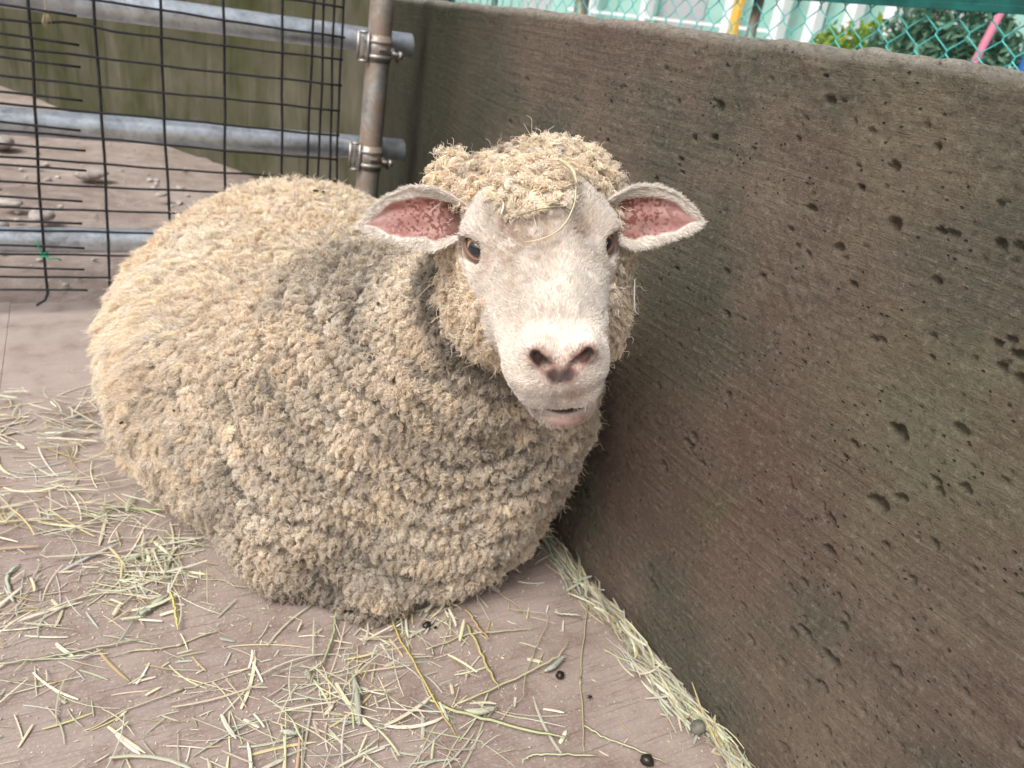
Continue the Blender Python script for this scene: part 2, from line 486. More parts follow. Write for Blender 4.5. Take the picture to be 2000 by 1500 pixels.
FACE_WHITE = np.array([0.74, 0.685, 0.62])
def face_colour(L):
    x, y, z = L[:, 0], L[:, 1], L[:, 2]; ax = np.abs(x)
    n1 = fbm(L, 28.0, 3, 51); n2 = fbm(L, 75.0, 3, 61); n3 = fbm(L, 190.0, 2, 71)
    c = np.broadcast_to(FACE_WHITE, L.shape).copy()
    def blob(p, r, k=1.0):
        q = ((x - p[0]) / r[0]) ** 2 + ((y - p[1]) / r[1]) ** 2 + ((z - p[2]) / r[2]) ** 2
        return np.exp(-q) * k
    brown = np.array([0.30, 0.20, 0.135]); grey = np.array([0.30, 0.265, 0.235]); pink = np.array([0.46, 0.275, 0.225])
    # the dull forehead, darker on the sheep's right
    m = blob((-0.024, 0.045, 0.04), (0.030, 0.045, 0.05), 1.15) + blob((0.010, 0.005, 0.055), (0.050, 0.028, 0.03), 0.85) + blob((0.036, 0.035, 0.04), (0.016, 0.026, 0.03), 0.6) + blob((-0.030, 0.10, 0.01), (0.016, 0.04, 0.03), 0.45)
    c = mix(c, brown, np.clip(m * (0.75 + 0.7 * n1 + 0.7 * n2 + 0.6 * n3), 0, 0.74))
    # tear stain from the inner corner of each eye
    for s in (-1, 1):
        m = blob((s * 0.056, 0.022, 0.012), (0.012, 0.020, 0.014), 0.9) + blob((s * 0.062, 0.050, -0.010), (0.012, 0.022, 0.02), 0.4)
        c = mix(c, brown * 0.9, np.clip(m * (0.8 + 0.8 * n2), 0, 0.85))
        e = np.sqrt((x - s * EYE[0]) ** 2 + (y - EYE[1]) ** 2 + (z - EYE[2]) ** 2)
        c = mix(c, np.array([0.26, 0.165, 0.12]), sstep(0.021, 0.016, e) * 0.7)
        # nostril: bare skin, dark inside
        q = np.minimum(seg_d(L, (s * 0.006, 0.183, -0.006), (s * 0.014, 0.179, 0.004)), seg_d(L, (s * 0.014, 0.179, 0.004), (s * 0.024, 0.171, 0.014)))
        c = mix(c, pink * 0.62, sstep(0.012, 0.006, q + 0.003 * n2) * 0.85)
        c = mix(c, np.array([0.018, 0.012, 0.011]), sstep(0.0072, 0.0050, q))
    c = mix(c, pink * 0.85, np.clip(blob((0.004, 0.182, 0.008), (0.022, 0.016, 0.012), 0.8) * (0.8 + n2), 0, 0.8))
    c = mix(c, np.array([0.07, 0.062, 0.065]), np.clip(blob((0.002, 0.184, -0.008), (0.011, 0.012, 0.008), 1.3) * (0.75 + 1.1 * n3 + 0.6 * n2), 0, 0.9))
    c = mix(c, pink * 0.9, np.clip(blob((0.012, 0.180, -0.030), (0.014, 0.014, 0.016), 0.55) * (0.8 + n2), 0, 0.6))
    c = mix(c, grey, np.clip(blob((-0.014, 0.178, -0.045), (0.025, 0.016, 0.018), 0.40) * (0.8 + 1.2 * n3), 0, 0.5))
    # mouth: dark slit, bare pink lower lip
    q = np.abs(z + 0.0680 - 0.02 * np.clip(0.15 - y, 0, 1)); xx = np.abs(x - 0.006)
    c = mix(c, np.array([0.03, 0.02, 0.019]), sstep(0.0050, 0.0030, q) * sstep(0.10, 0.13, y) * sstep(0.050, 0.040, xx))
    c = mix(c, np.array([0.40, 0.235, 0.20]), np.clip(blob((0.016, 0.172, -0.0800), (0.022, 0.02, 0.0062), 1.2), 0, 0.8))
    c = mix(c, np.array([0.16, 0.12, 0.11]), np.clip(blob((-0.020, 0.165, -0.0770), (0.010, 0.02, 0.006), 1.0) * (0.8 + n3), 0, 0.8))
    return np.clip(c * (1 + 0.14 * n1[:, None] + 0.12 * n2[:, None] + 0.12 * n3[:, None]), 0, 1)

def seg_d(P, a, b):
    a = np.asarray(a, float); b = np.asarray(b, float); d = b - a
    t = np.clip(((P - a) @ d) / (d @ d), 0, 1)
    return np.linalg.norm(P - a - t[:, None] * d, axis=1)

def bare_mask(L):
    """1 where the face has no hair to speak of"""
    m = np.zeros(len(L))
    for s in (-1, 1):
        m = np.maximum(m, sstep(0.0205, 0.0165, np.linalg.norm(L - (EYE_C + 0.012 * EYE_LOOK) * np.array([s, 1, 1]), axis=1)))
        q = np.minimum(seg_d(L, (s * 0.006, 0.183, -0.006), (s * 0.014, 0.179, 0.004)), seg_d(L, (s * 0.014, 0.179, 0.004), (s * 0.024, 0.171, 0.014)))
        m = np.maximum(m, sstep(0.010, 0.006, q))
    m = np.maximum(m, np.exp(-((L[:, 0] - 0.002) / 0.014) ** 2 - ((L[:, 1] - 0.184) / 0.012) ** 2 - ((L[:, 2] + 0.004) / 0.012) ** 2))
    q = np.abs(L[:, 2] + 0.0680)
    m = np.maximum(m, sstep(0.0085, 0.0050, q) * sstep(0.10, 0.13, L[:, 1]))
    m = np.maximum(m, np.exp(-((L[:, 0] - 0.012) / 0.028) ** 2 - ((L[:, 2] + 0.0795) / 0.007) ** 2) * sstep(0.155, 0.165, L[:, 1]))
    return m

def strand_material(name, rough=0.75, transl=0.25):
    k = NT(name)
    c = k.attr('col')
    k.set(color=c, rough=rough, spec=0.15)
    tr = k.n('ShaderNodeBsdfTranslucent'); k.l(c, tr.inputs['Color'])
    mx = k.n('ShaderNodeMixShader'); mx.inputs[0].default_value = transl
    k.l(k.b.outputs[0], mx.inputs[1]); k.l(tr.outputs[0], mx.inputs[2]); k.l(mx.outputs[0], k.out.inputs[0])
    return k.m

def fold_height(P, valley=False):
    """rolls of fleece in arcs round the neck, with narrow creases between them"""
    n = fbm(P, 7.0, 2, 19); n2 = fbm(P, 22.0, 2, 23)
    d = np.linalg.norm((P - np.array([0.47, 0.82, 0.58])) * np.array([1.0, 0.9, 1.0]), axis=1)
    ph = d / 0.046 + 0.9 * n + 0.22 * n2
    amp = sstep(1.40, 1.12, P[:, 1] - 0.35 * P[:, 0] + 0.1 * n) * np.clip(0.75 + 1.1 * fbm(P, 9.0, 2, 29), 0.1, 1.3)
    L = to_head(P)
    amp = amp * (1 - 0.9 * sstep(-0.12, -0.06, L[:, 1]) * sstep(-0.25, -0.2, L[:, 2]))
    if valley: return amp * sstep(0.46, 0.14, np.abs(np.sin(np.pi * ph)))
    return 0.019 * amp * (np.abs(np.sin(np.pi * ph)) ** 0.5 - 0.45)

def grow_wool(V, N, T, wool, parent, mat, n_strands, per_lock_r=0.0098):
    w = wool.copy()
    # thin the coat where it touches the floor and on the far side against the wall
    w *= np.where(V[:, 2] < 0.012, 0.15, 1.0)
    w *= np.where((N[:, 0] > 0.55) & (V[:, 1] > 1.0), 0.45, 1.0)
    Lh = to_head(V)
    w *= 1.0 + 1.1 * (Lh[:, 1] > -0.2)                                   # finer towards the camera
    P, M, area = sample_tris(V, N, T, w, n_strands)
    P = P + M * fold_height(P)[:, None]
    # lock centres
    cand, cn, _ = sample_tris(V, N, T, (wool > 0.3).astype(float), 60000)
    z = wool_zone(cand)
    near = sstep(-0.35, -0.10, to_head(cand)[:, 1])
    cand = cand + cn * fold_height(cand)[:, None]
    rad = (per_lock_r * (1.0 + 0.5 * z)) * (1 - 0.34 * near) * (0.8 + 0.45 * RNG.random(len(cand)))
    idx = thin_out(cand, rad)
    C, CN, CZ, CRd = cand[idx], cn[idx], z[idx], rad[idx]
    kd = KDTree(len(C))
    for i, p in enumerate(C): kd.insert(p, i)
    kd.balance()
    li = np.array([kd.find(p)[1] for p in P])
    nl = len(C)
    print('locks', nl, 'strands', n_strands, 'wool area', area, time.time() - T0)
    # lock attributes
    near = sstep(-0.35, -0.10, to_head(C)[:, 1])
    g = np.array([0, 0, -1.0]); tg = g - CN * (CN @ g)[:, None]
    back = np.array([-0.05, 0.55, -0.83]); tb = back - CN * (CN @ back)[:, None]
    flow = tg * (1 - CZ)[:, None] * 0.55 + tb * CZ[:, None] * 1.0
    jit = RNG.normal(size=(nl, 3)) * (0.38 - 0.24 * CZ)[:, None]
    # neighbouring locks lie the same way in loose bands
    band = np.stack([fbm(C, 14.0, 2, 81 + k) for k in range(3)], -1) * 0.9 * (1 - 0.25 * CZ)[:, None]
    D = nrm(CN * (0.66 - 0.42 * CZ)[:, None] + flow * 0.85 + jit + band)
    t1 = nrm(np.cross(D, RNG.normal(size=(nl, 3)))); t2 = np.cross(D, t1)
    Ln = (0.0205 + 0.0125 * CZ) * (1 - 0.36 * near) * (0.78 + 0.4 * RNG.random(nl)) * (1 + 0.25 * fbm(C, 16.0, 2, 91))
    rc = (0.0042 - 0.0022 * CZ) * (0.6 + 0.8 * RNG.random(nl)) * (1 - 0.2 * near)
    tw = (1.1 - 0.4 * CZ) * (0.7 + 0.6 * RNG.random(nl)) * np.where(RNG.random(nl) < 0.5, 1, -1)
    ph = RNG.random(nl) * 6.283
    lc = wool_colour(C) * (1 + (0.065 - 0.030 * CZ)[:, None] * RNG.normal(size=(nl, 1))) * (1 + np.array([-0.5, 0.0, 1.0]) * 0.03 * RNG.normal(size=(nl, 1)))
    Hk = 0.85 * CRd * (0.75 + 0.5 * RNG.random(nl)) * (1 + 0.35 * fbm(C, 24.0, 2, 91))
    sw = (1.2 + 2.6 * RNG.random(nl)) * np.where(RNG.random(nl) < 0.5, 1, -1)
    lean = nrm(flow + 0.9 * band + jit * 0.9) * (0.0030 + 0.0045 * RNG.random(nl))[:, None]
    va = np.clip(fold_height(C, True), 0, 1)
    lc = lc * (1 - 0.58 * va[:, None])                            # grime plus painted shade in the creases, so the folds read deep
    Ln = Ln * (1 - 0.55 * va); Hk = Hk * (1 - 0.6 * va)
    K = 8
    s = np.linspace(0, 1, K)[None, :, None]; s1 = s[..., 0]
    o = P - C[li]; on = np.linalg.norm(o, axis=1); R = CRd[li]; n = len(P)
    q = np.clip(on / (R * 0.72), 0, 1.25)
    L = Ln[li] * (0.85 + 0.3 * RNG.random(n))
    # long coat: fibres run together and lie over
    ang = (ph[li][:, None] + tw[li][:, None] * 6.283 * s1)
    rr = rc[li][:, None] * np.minimum(s1 * 1.8, 1.0)
    coil = (np.cos(ang) * rr)[..., None] * t1[li][:, None] + (np.sin(ang) * rr)[..., None] * t2[li][:, None]
    coil -= coil[:, :1]
    clump = ((0.34 + 0.2 * RNG.random(nl)) * (1 - 0.55 * CZ))[li][:, None, None] * s ** 0.8
    PA = C[li][:, None] + o[:, None] * (1 - clump) + D[li][:, None] * (L * np.clip(1.05 - 0.3 * q ** 2, .4, 1.1))[:, None, None] * s + coil
    PA += nrm(tg + 1e-6)[li][:, None] * (0.006 * s ** 2.2)
    # knobbly coat: every lock is a rounded tuft whose fibres wind round its axis
    Nn = CN[li]; ou = o - Nn * (o * Nn).sum(1, keepdims=True); ov = np.cross(Nn, ou)
    hh = (Hk[li] * (0.85 + 0.3 * RNG.random(n)))
    th = (sw[li][:, None] * (0.35 + 0.65 * s1) * s1) + RNG.normal(size=(n, 1)) * 0.25
    shrink = 1.0 - (0.25 + 0.75 * RNG.random(n))[:, None] * s1 ** 1.5
    lat = (np.cos(th) * shrink)[..., None] * ou[:, None] + (np.sin(th) * shrink)[..., None] * ov[:, None]
    ql = np.clip(np.linalg.norm(lat, axis=2) / (R * 0.72)[:, None], 0, 1.3)
    rise = np.minimum(s1 * 2.2, 1.0) ** 0.7
    z = hh[:, None] * rise * np.sqrt(np.clip(1.12 - 0.66 * ql ** 2, 0.02, 2))
    PB = C[li][:, None] + lat + Nn[:, None] * z[..., None] + (lean[li][:, None] * (z / 0.012)[..., None])
    wz = np.clip(CZ[li] * 0.45 + 0.55 + 0.12 * RNG.normal(size=n), 0, 1)[:, None, None]
    PT = PA * wz + PB * (1 - wz)
    # crimp of the single fibre
    fa = RNG.random(len(P))[:, None] * 6.283 + s[..., 0] * 6.283 * (1.6 + 1.0 * RNG.random(len(P)))[:, None]
    fr = (0.0013 + 0.0009 * RNG.random(len(P)))[:, None] * np.minimum(s[..., 0] * 2.5, 1)
    PT += (np.cos(fa) * fr)[..., None] * t1[li][:, None] + (np.sin(fa) * fr)[..., None] * t2[li][:, None]
    # a few stray fibres stand out
    st = RNG.random(len(P)) < 0.22
    PT[st] += (RNG.normal(size=(st.sum(), 1, 3)) * (0.0022 + 0.006 * (RNG.random((st.sum(), 1, 1)) < 0.2))) * (s ** 1.3)
    PT[..., 2] = np.maximum(PT[..., 2], 0.0035)
    rad = 0.00033 * np.array([1, 1, 1, .95, .9, .8, .65, .35])[None] * (0.8 + 0.4 * RNG.random(len(P)))[:, None]
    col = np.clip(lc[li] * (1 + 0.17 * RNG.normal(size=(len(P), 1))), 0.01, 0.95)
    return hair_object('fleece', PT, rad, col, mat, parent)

def grow_fur(V, N, T, w, parent, mat, n, name, flow_fn, length, radius, col_fn, stand=0.45):
    P, M, area = sample_tris(V, N, T, w, n)
    F = flow_fn(P); F = F - M * (F * M).sum(1, keepdims=True)
    cl = np.stack([fbm(P, 130.0, 2, 101 + k) for k in range(3)], -1)
    D = nrm(nrm(F) + M * stand + cl * 0.55 + RNG.normal(size=P.shape) * 0.18)
    L = length(P) * (0.6 + 0.7 * RNG.random(n))
    s = np.linspace(0, 1, 4)[None, :, None]
    PT = P[:, None] + M[:, None] * 0.0002 + D[:, None] * (L[:, None, None] * s) - M[:, None] * (L[:, None, None] * stand * 0.35 * s ** 2)
    rad = radius * np.array([1, .9, .7, .25])[None] * (0.8 + 0.4 * RNG.random(n))[:, None]
    col = np.clip(col_fn(P) * (1 + 0.10 * RNG.normal(size=(n, 1))), 0.01, 0.95)
    return hair_object(name, PT, rad, col, mat, parent)

# ------------------------------------------------------------------ assemble
def build_sheep():
    V, Q = build_sheep_surface()
    N = mesh_normals(V, Q)
    L = to_head(V)
    near = (np.abs(L[:, 0]) < 0.2) & (np.abs(L[:, 1]) < 0.25) & (np.abs(L[:, 2]) < 0.2)
    Lf = L.astype(np.float32)
    hd = np.full(len(V), 1.0); hd[near] = sd_head(Lf[near])
    oth = np.minimum(np.minimum(sd_body(V.astype(np.float32)), sd_ruff(Lf)), sd_cap(Lf))
    wig = fbm(V, 60.0, 2, 3) * 0.004
    face = sstep(-0.002, 0.003, oth - hd + wig)
    face *= np.where(near, 1, 0)
    # cheek wool grows forward below and behind the eye
    cw = sstep(0.085, 0.070, L[:, 1] + wig * 2 + 0.3 * (L[:, 2] + 0.05)) * sstep(-0.010, -0.022, L[:, 2] + wig * 2 - 0.7 * (0.072 - np.abs(L[:, 0])))
    face = face * (1 - cw)
    wool = 1 - face
    # lumps under the fleece, so that it is not one smooth balloon
    lump = fbm(V, 11.0, 3, 13) * 0.012 + fbm(V, 34.0, 2, 17) * 0.005
    hw = sstep(0.05, -0.03, np.where(near, oth - hd, -1))
    V = V + N * ((lump - 0.003) * wool * np.where(near, 0.45, 1.0))[:, None]
    V[:, 2] = np.maximum(V[:, 2], 0.001)
    N = mesh_normals(V, Q)
    T = np.concatenate([Q[:, [0, 1, 2]], Q[:, [0, 2, 3]]])
    root = empty('sheep', (0.40, 1.30, 0.0), 'big woolly cream sheep lying against the concrete wall, facing the camera', 'sheep')
    bpy.context.view_layer.update()
    def adopt(o):
        o.matrix_parent_inverse = root.matrix_world.inverted(); return o
    fc = face_colour(L)
    base = wool_colour(V) * 0.72  # wool colour darkened, painting shade into the gaps between locks
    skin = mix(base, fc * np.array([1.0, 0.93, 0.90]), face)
    km = NT('sheep_skin'); km.set(color=km.attr('col'), rough=0.62, spec=0.3)
    body = np_mesh('body', V, Q, km.m, root, True, skin); adopt(body)
    wm = strand_material('wool_fibre'); fm = strand_material('face_hair', 0.7, 0.2)
    adopt(grow_wool(V, N, T, wool, root, wm, N_WOOL))
    wf = face * (1 - bare_mask(L))
    def flow_face(P):
        l = to_head(P)
        f = np.stack([np.sign(l[:, 0]) * 0.45 * sstep(0, 0.05, np.abs(l[:, 0])), -np.ones(len(l)) * 0.8, 0.0 * l[:, 0] - 0.25 * sstep(0.02, -0.06, l[:, 2])], -1)
        chin = sstep(-0.075, -0.088, l[:, 2])[:, None]
        f = f * (1 - chin) + np.array([0, 0.5, -1.0]) * chin
        return f @ H_M
    def len_face(P):
        l = to_head(P)
        return 0.0042 + 0.0035 * sstep(0.06, -0.03, l[:, 1]) + 0.006 * sstep(-0.078, -0.092, l[:, 2]) - 0.001 * sstep(0.13, 0.17, l[:, 1])
    fh = grow_fur(V, N, T, wf, root, fm, N_FACE, 'face_hair', flow_face, len_face, 0.00026, lambda P: face_colour(to_head(P)) * 1.05, 0.42); adopt(fh)
    wk = sstep(0.135, 0.155, L[:, 1]) * face * sstep(-0.025, -0.045, L[:, 2]) * (1 - bare_mask(L))
    def whisk(P):
        l = to_head(P); return np.stack([l[:, 0] * 14, 0.5 + 0 * l[:, 0], -0.7 + 0 * l[:, 0]], -1) @ H_M
    adopt(grow_fur(V, N, T, wk, root, fm, 60, 'whiskers', whisk, lambda P: 0.011 + 0 * P[:, 0], 0.00018, lambda P: np.broadcast_to(FACE_WHITE * 1.1, P.shape), 0.9))
    # ---- ears
    em = NT('ear_skin'); em.set(color=em.attr('col'), rough=0.6, spec=0.25)
    em.b.inputs['Subsurface Weight'].default_value = 0.10; em.b.inputs['Subsurface Radius'].default_value = (0.012, 0.004, 0.003); em.b.inputs['Subsurface Scale'].default_value = 0.5
    for sgn in (-1, 1):
        build_ear(sgn, root, em.m, fm, adopt)
        build_eye(sgn, root, km.m, adopt)
    hm = mat_simple('hoof_horn', (0.23, 0.17, 0.11), 0.55, 0, 0.35, 60.0)
    for q, (hx, hy, rz) in enumerate(((0.392, 0.853, -0.5), (0.404, 0.864, -0.3))):
        HV, HQ = blob_geo((0, 0, 0), 0.013, 300 + q, 14, 10, (0.62, 1.35, 0.72))
        c, s_ = math.cos(rz), math.sin(rz)
        HV = HV @ np.array([[c, s_, 0], [-s_, c, 0], [0, 0, 1.0]]) + np.array([hx, hy, 0.0095])
        HV[:, 2] = np.maximum(HV[:, 2], 0.0006)
        adopt(np_mesh('hoof', HV, HQ, hm, root))
    return root

VIEW = nrm(np.array([0, 0, 0.85]) - H_O)
def build_ear(sgn, root, em, fm, adopt):
    up = nrm(H_U - VIEW * (H_U @ VIEW))
    if sgn < 0: A = nrm(-H_R * 0.97 - VIEW * 0.22 + up * 0.04)
    else: A = nrm(H_R * 0.97 - VIEW * 0.05 + up * 0.0)
    W = nrm(up - A * (up @ A)); Nn = np.cross(A, W); Nn *= np.sign(Nn @ VIEW)
    base = from_head((sgn * 0.074, -0.045, 0.012 if sgn < 0 else 0.006))
    LEN = 0.128 if sgn < 0 else 0.126
    ns, nt = 110, 64
    s = np.linspace(0, 1, ns)[:, None]; t = np.linspace(-1, 1, nt)[None]
    up_w = np.interp(s, [0, .12, .3, .5, .7, .85, .95, 1], [.013, .021, .030, .031, .025, .016, .008, .0008])
    lo_w = np.interp(s, [0, .12, .3, .5, .7, .85, .95, 1], [.016, .028, .040, .036, .026, .016, .007, .0008])
    wt = np.where(t > 0, t * up_w, t * lo_w)
    cup = 0.020 * np.interp(s, [0, .15, .5, 1], [1.2, 1.0, .55, .1])
    dep = cup * (np.abs(t) ** 2.2) - cup * 0.9
    droop = -0.010 * s ** 2 + 0.006 * np.sin(s * 3.0)
    curl_back = -0.006 * s ** 2
    wr = (fbm(np.stack([s + 0 * t, 0 * s + t, 0 * s * t], -1).reshape(-1, 3), 3.0, 2, 7 + sgn) * 0.0012).reshape(ns, nt)
    dep = dep + 0.0011 * np.cos(t * 9.0 + 0.6) * np.sin(np.pi * np.clip(s * 1.05, 0, 1)) * (np.abs(t) < 0.95)
    axis = base + s[..., None] * LEN * A
    inner = axis + wt[..., None] * W + (dep + curl_back + wr)[..., None] * Nn + droop[..., None] * up
    thick = 0.0045 * (1 - 0.75 * np.abs(t) ** 3) * (1 - 0.6 * s)
    outer = inner - (thick + 0.0006)[..., None] * Nn
    V = np.concatenate([inner.reshape(-1, 3), outer.reshape(-1, 3)])
    i = np.arange(ns - 1)[:, None] * nt; j = np.arange(nt - 1)[None]
    q = np.stack([i + j, i + j + 1, i + nt + j + 1, i + nt + j], -1).reshape(-1, 4)
    n0 = ns * nt
    Q = [q, q[:, ::-1] + n0]
    for e in (0, nt - 1):
        k = np.arange(ns - 1) * nt + e
        r = np.stack([k, k + nt, k + nt + n0, k + n0], -1)
        Q.append(r if e == 0 else r[:, ::-1])
    k = (ns - 1) * nt + np.arange(nt - 1); Q.append(np.stack([k, k + 1, k + 1 + n0, k + n0], -1))
    Q = np.concatenate(Q)
    if (np.cross(V[Q[0, 1]] - V[Q[0, 0]], V[Q[0, 2]] - V[Q[0, 0]]) @ Nn) < 0: Q = Q[:, ::-1]
    # pigment: pink inside with rusty freckles, white rim and back
    S = np.broadcast_to(s, (ns, nt)).ravel(); Tt = np.broadcast_to(t, (ns, nt)).ravel()
    def ear_col(S, Tt, P):
        n2 = fbm(P, 60.0, 3, 131 + sgn); n3 = fbm(P, 380.0, 2, 141 + sgn)
        pink = np.array([0.285, 0.125, 0.108]); rose = np.array([0.41, 0.255, 0.235]); rust = np.array([0.15, 0.045, 0.027])
        c = mix(np.broadcast_to(pink, P.shape), rose, np.clip(0.4 + 1.2 * n2, 0, 1))
        c = mix(c, rust, sstep(0.03, 0.2, n3 + 0.45 * n2 + 0.25 * (0.45 - S)) * 0.9 * sstep(0.9, 0.5, S))
        c = mix(c, np.array([0.09, 0.04, 0.03]), sstep(0.34, 0.10, S + 0.12 * n2) * 0.92)
        if sgn > 0: c = mix(c, np.array([0.16, 0.10, 0.09]), np.exp(-((S - 0.42) / 0.2) ** 2 - ((Tt + 0.45) / 0.16) ** 2) * np.clip(0.6 + n3 + n2, 0, 1))
        edge = sstep(0.62, 0.80, np.abs(np.where(Tt > 0, Tt * 1.12, Tt)) + 0.10 * n2 + 0.75 * sstep(0.70, 1.0, S))
        return mix(c, FACE_WHITE, edge), edge
    ci, ed = ear_col(S, Tt, inner.reshape(-1, 3))
    co = np.broadcast_to(FACE_WHITE * 0.95, ci.shape)
    ear = np_mesh('ear', V, Q, em, root, True, np.concatenate([ci, co])); adopt(ear)
    T = np.concatenate([Q[:, [0, 1, 2]], Q[:, [0, 2, 3]]])
    N = mesh_normals(V, Q)
    w = np.concatenate([np.where(ed > 0.25, ed ** 1.5, 0) * np.clip((S - 0.03) * 10, 0, 1) + 0.0, np.ones(n0) * 0.8])
    def flow(P):
        d = P - base
        return A * 0.8 + nrm(d - A * (d @ A)[:, None]) * 0.6
    fh = grow_fur(V, N, T, w, root, fm, N_EAR, 'ear_hair', flow, lambda P: 0.0055 + 0 * P[:, 0], 0.00026, lambda P: np.broadcast_to(FACE_WHITE, P.shape), 0.55)
    adopt(fh)
    # dark hairs at the mouth of the ear
    return ear

def build_eye(sgn, root, skin, adopt):
    c = EYE_C * np.array([sgn, 1, 1])
    look = nrm(EYE_LOOK * np.array([sgn, 1, 1]) + nrm(to_head(np.array([0, 0, 0.85])) - c) * (0.10 if sgn < 0 else 0.5))
    hor = nrm(np.array([0, 1.0, 0.0]) - look * look[1]); ver = np.cross(look, hor); ver *= np.sign(ver[2])
    r = 0.0163; nu, nv = 48, 40
    th = np.linspace(0, np.pi, nv)[:, None]; ph = np.linspace(0, 2 * np.pi, nu, endpoint=False)[None]
    d = np.cos(th)[..., None] * look + (np.sin(th) * np.cos(ph))[..., None] * hor + (np.sin(th) * np.sin(ph))[..., None] * ver
    d = d.reshape(-1, 3)
    bulge = 1 + 0.10 * sstep(0.80, 1.0, d @ look)
    V = c + d * r * bulge[:, None]
    i = np.arange(nv - 1)[:, None] * nu; j = np.arange(nu)[None]; k = (j + 1) % nu
    Q = np.stack([i + j, i + k, i + nu + k, i + nu + j], -1).reshape(-1, 4)
    h = d @ hor; v = d @ ver; f = d @ look
    rad = np.sqrt(h * h + v * v)
    n = fbm(d, 14.0, 2, 5)
    iris = mix(np.broadcast_to(np.array([0.50, 0.33, 0.15]), d.shape), np.array([0.66, 0.56, 0.40]), np.clip(0.5 + n + 0.6 * (-v), 0, 1))
    col = np.broadcast_to(np.array([0.62, 0.55, 0.48]), d.shape)
    col = mix(col, iris, sstep(0.80, 0.72, rad) * (f > 0))
    col = mix(col, np.array([0.12, 0.07, 0.04]), np.exp(-((rad - 0.76) / 0.05) ** 2) * (f > 0) * 0.8)
    pup = np.maximum(np.abs(h) / 0.50, np.abs(v) / 0.30)
    pup = ((np.abs(h) / 0.47) ** 4 + (np.abs(v) / 0.36) ** 4) ** 0.25
    col = mix(col, np.array([0.006, 0.008, 0.016]), sstep(1.05, 0.92, pup) * (f > 0))
    ek = NT('eyeball'); ek.set(color=ek.attr('col'), rough=0.06, spec=0.6, coat=1.0)
    ek.b.inputs['Coat Roughness'].default_value = 0.02
    eye = np_mesh('eye', from_head(V), Q, ek.m, root, True, col); adopt(eye)
    # lids: two thick folds of skin meeting in the corners
    kk = NT('eyelid_skin'); kk.set(color=kk.attr('col'), rough=0.5, spec=0.4)
    for up in (1, -1):
        a = np.linspace(-1, 1, 25)
        hh = a * 1.06
        vv = up * (0.62 if up > 0 else 0.60) * (1 - np.abs(a) ** 2.2) + 0.02
        ff = np.sqrt(np.clip(1.10 - (hh * 0.95) ** 2 - vv ** 2, 0.03, 1))
        P = c + r * (hh[:, None] * hor + vv[:, None] * ver + ff[:, None] * look * 1.03)
        G = Geo()
        G.tube(from_head(P), 0.0013 + 0.0011 * (1 - a ** 2), 8, (0.10, 0.055, 0.038) if up > 0 else (0.20, 0.115, 0.085))
        lid = G.build('eyelid', kk.m, root, True, True); adopt(lid)
    # lashes
    a = np.linspace(-0.8, 0.8, 46)
    hh = a * 1.0; vv = 0.60 * (1 - np.abs(a) ** 2.2) + 0.05; ff = np.sqrt(np.clip(1.12 - hh ** 2 - vv ** 2, 0.05, 1))
    P = c + r * (hh[:, None] * hor + vv[:, None] * ver + ff[:, None] * look * 1.03)
    dd = nrm(look * 0.8 + ver * 0.35 + 0.25 * a[:, None] * hor + RNG.normal(size=(46, 3)) * 0.12)
    s = np.linspace(0, 1, 4)[None, :, None]
    PT = P[:, None] + dd[:, None] * 0.009 * s + (ver * 0.003)[None, None] * s ** 2
    lm = strand_material('lash_hair') if 'lash_hair' not in bpy.data.materials else bpy.data.materials['lash_hair']
    adopt(hair_object('eyelashes', from_head(PT.reshape(-1, 3)).reshape(PT.shape), 0.00022 * np.array([1, .9, .7, .3])[None], np.broadcast_to(FACE_WHITE * 0.9, (46, 3)), lm, root))
    return eye

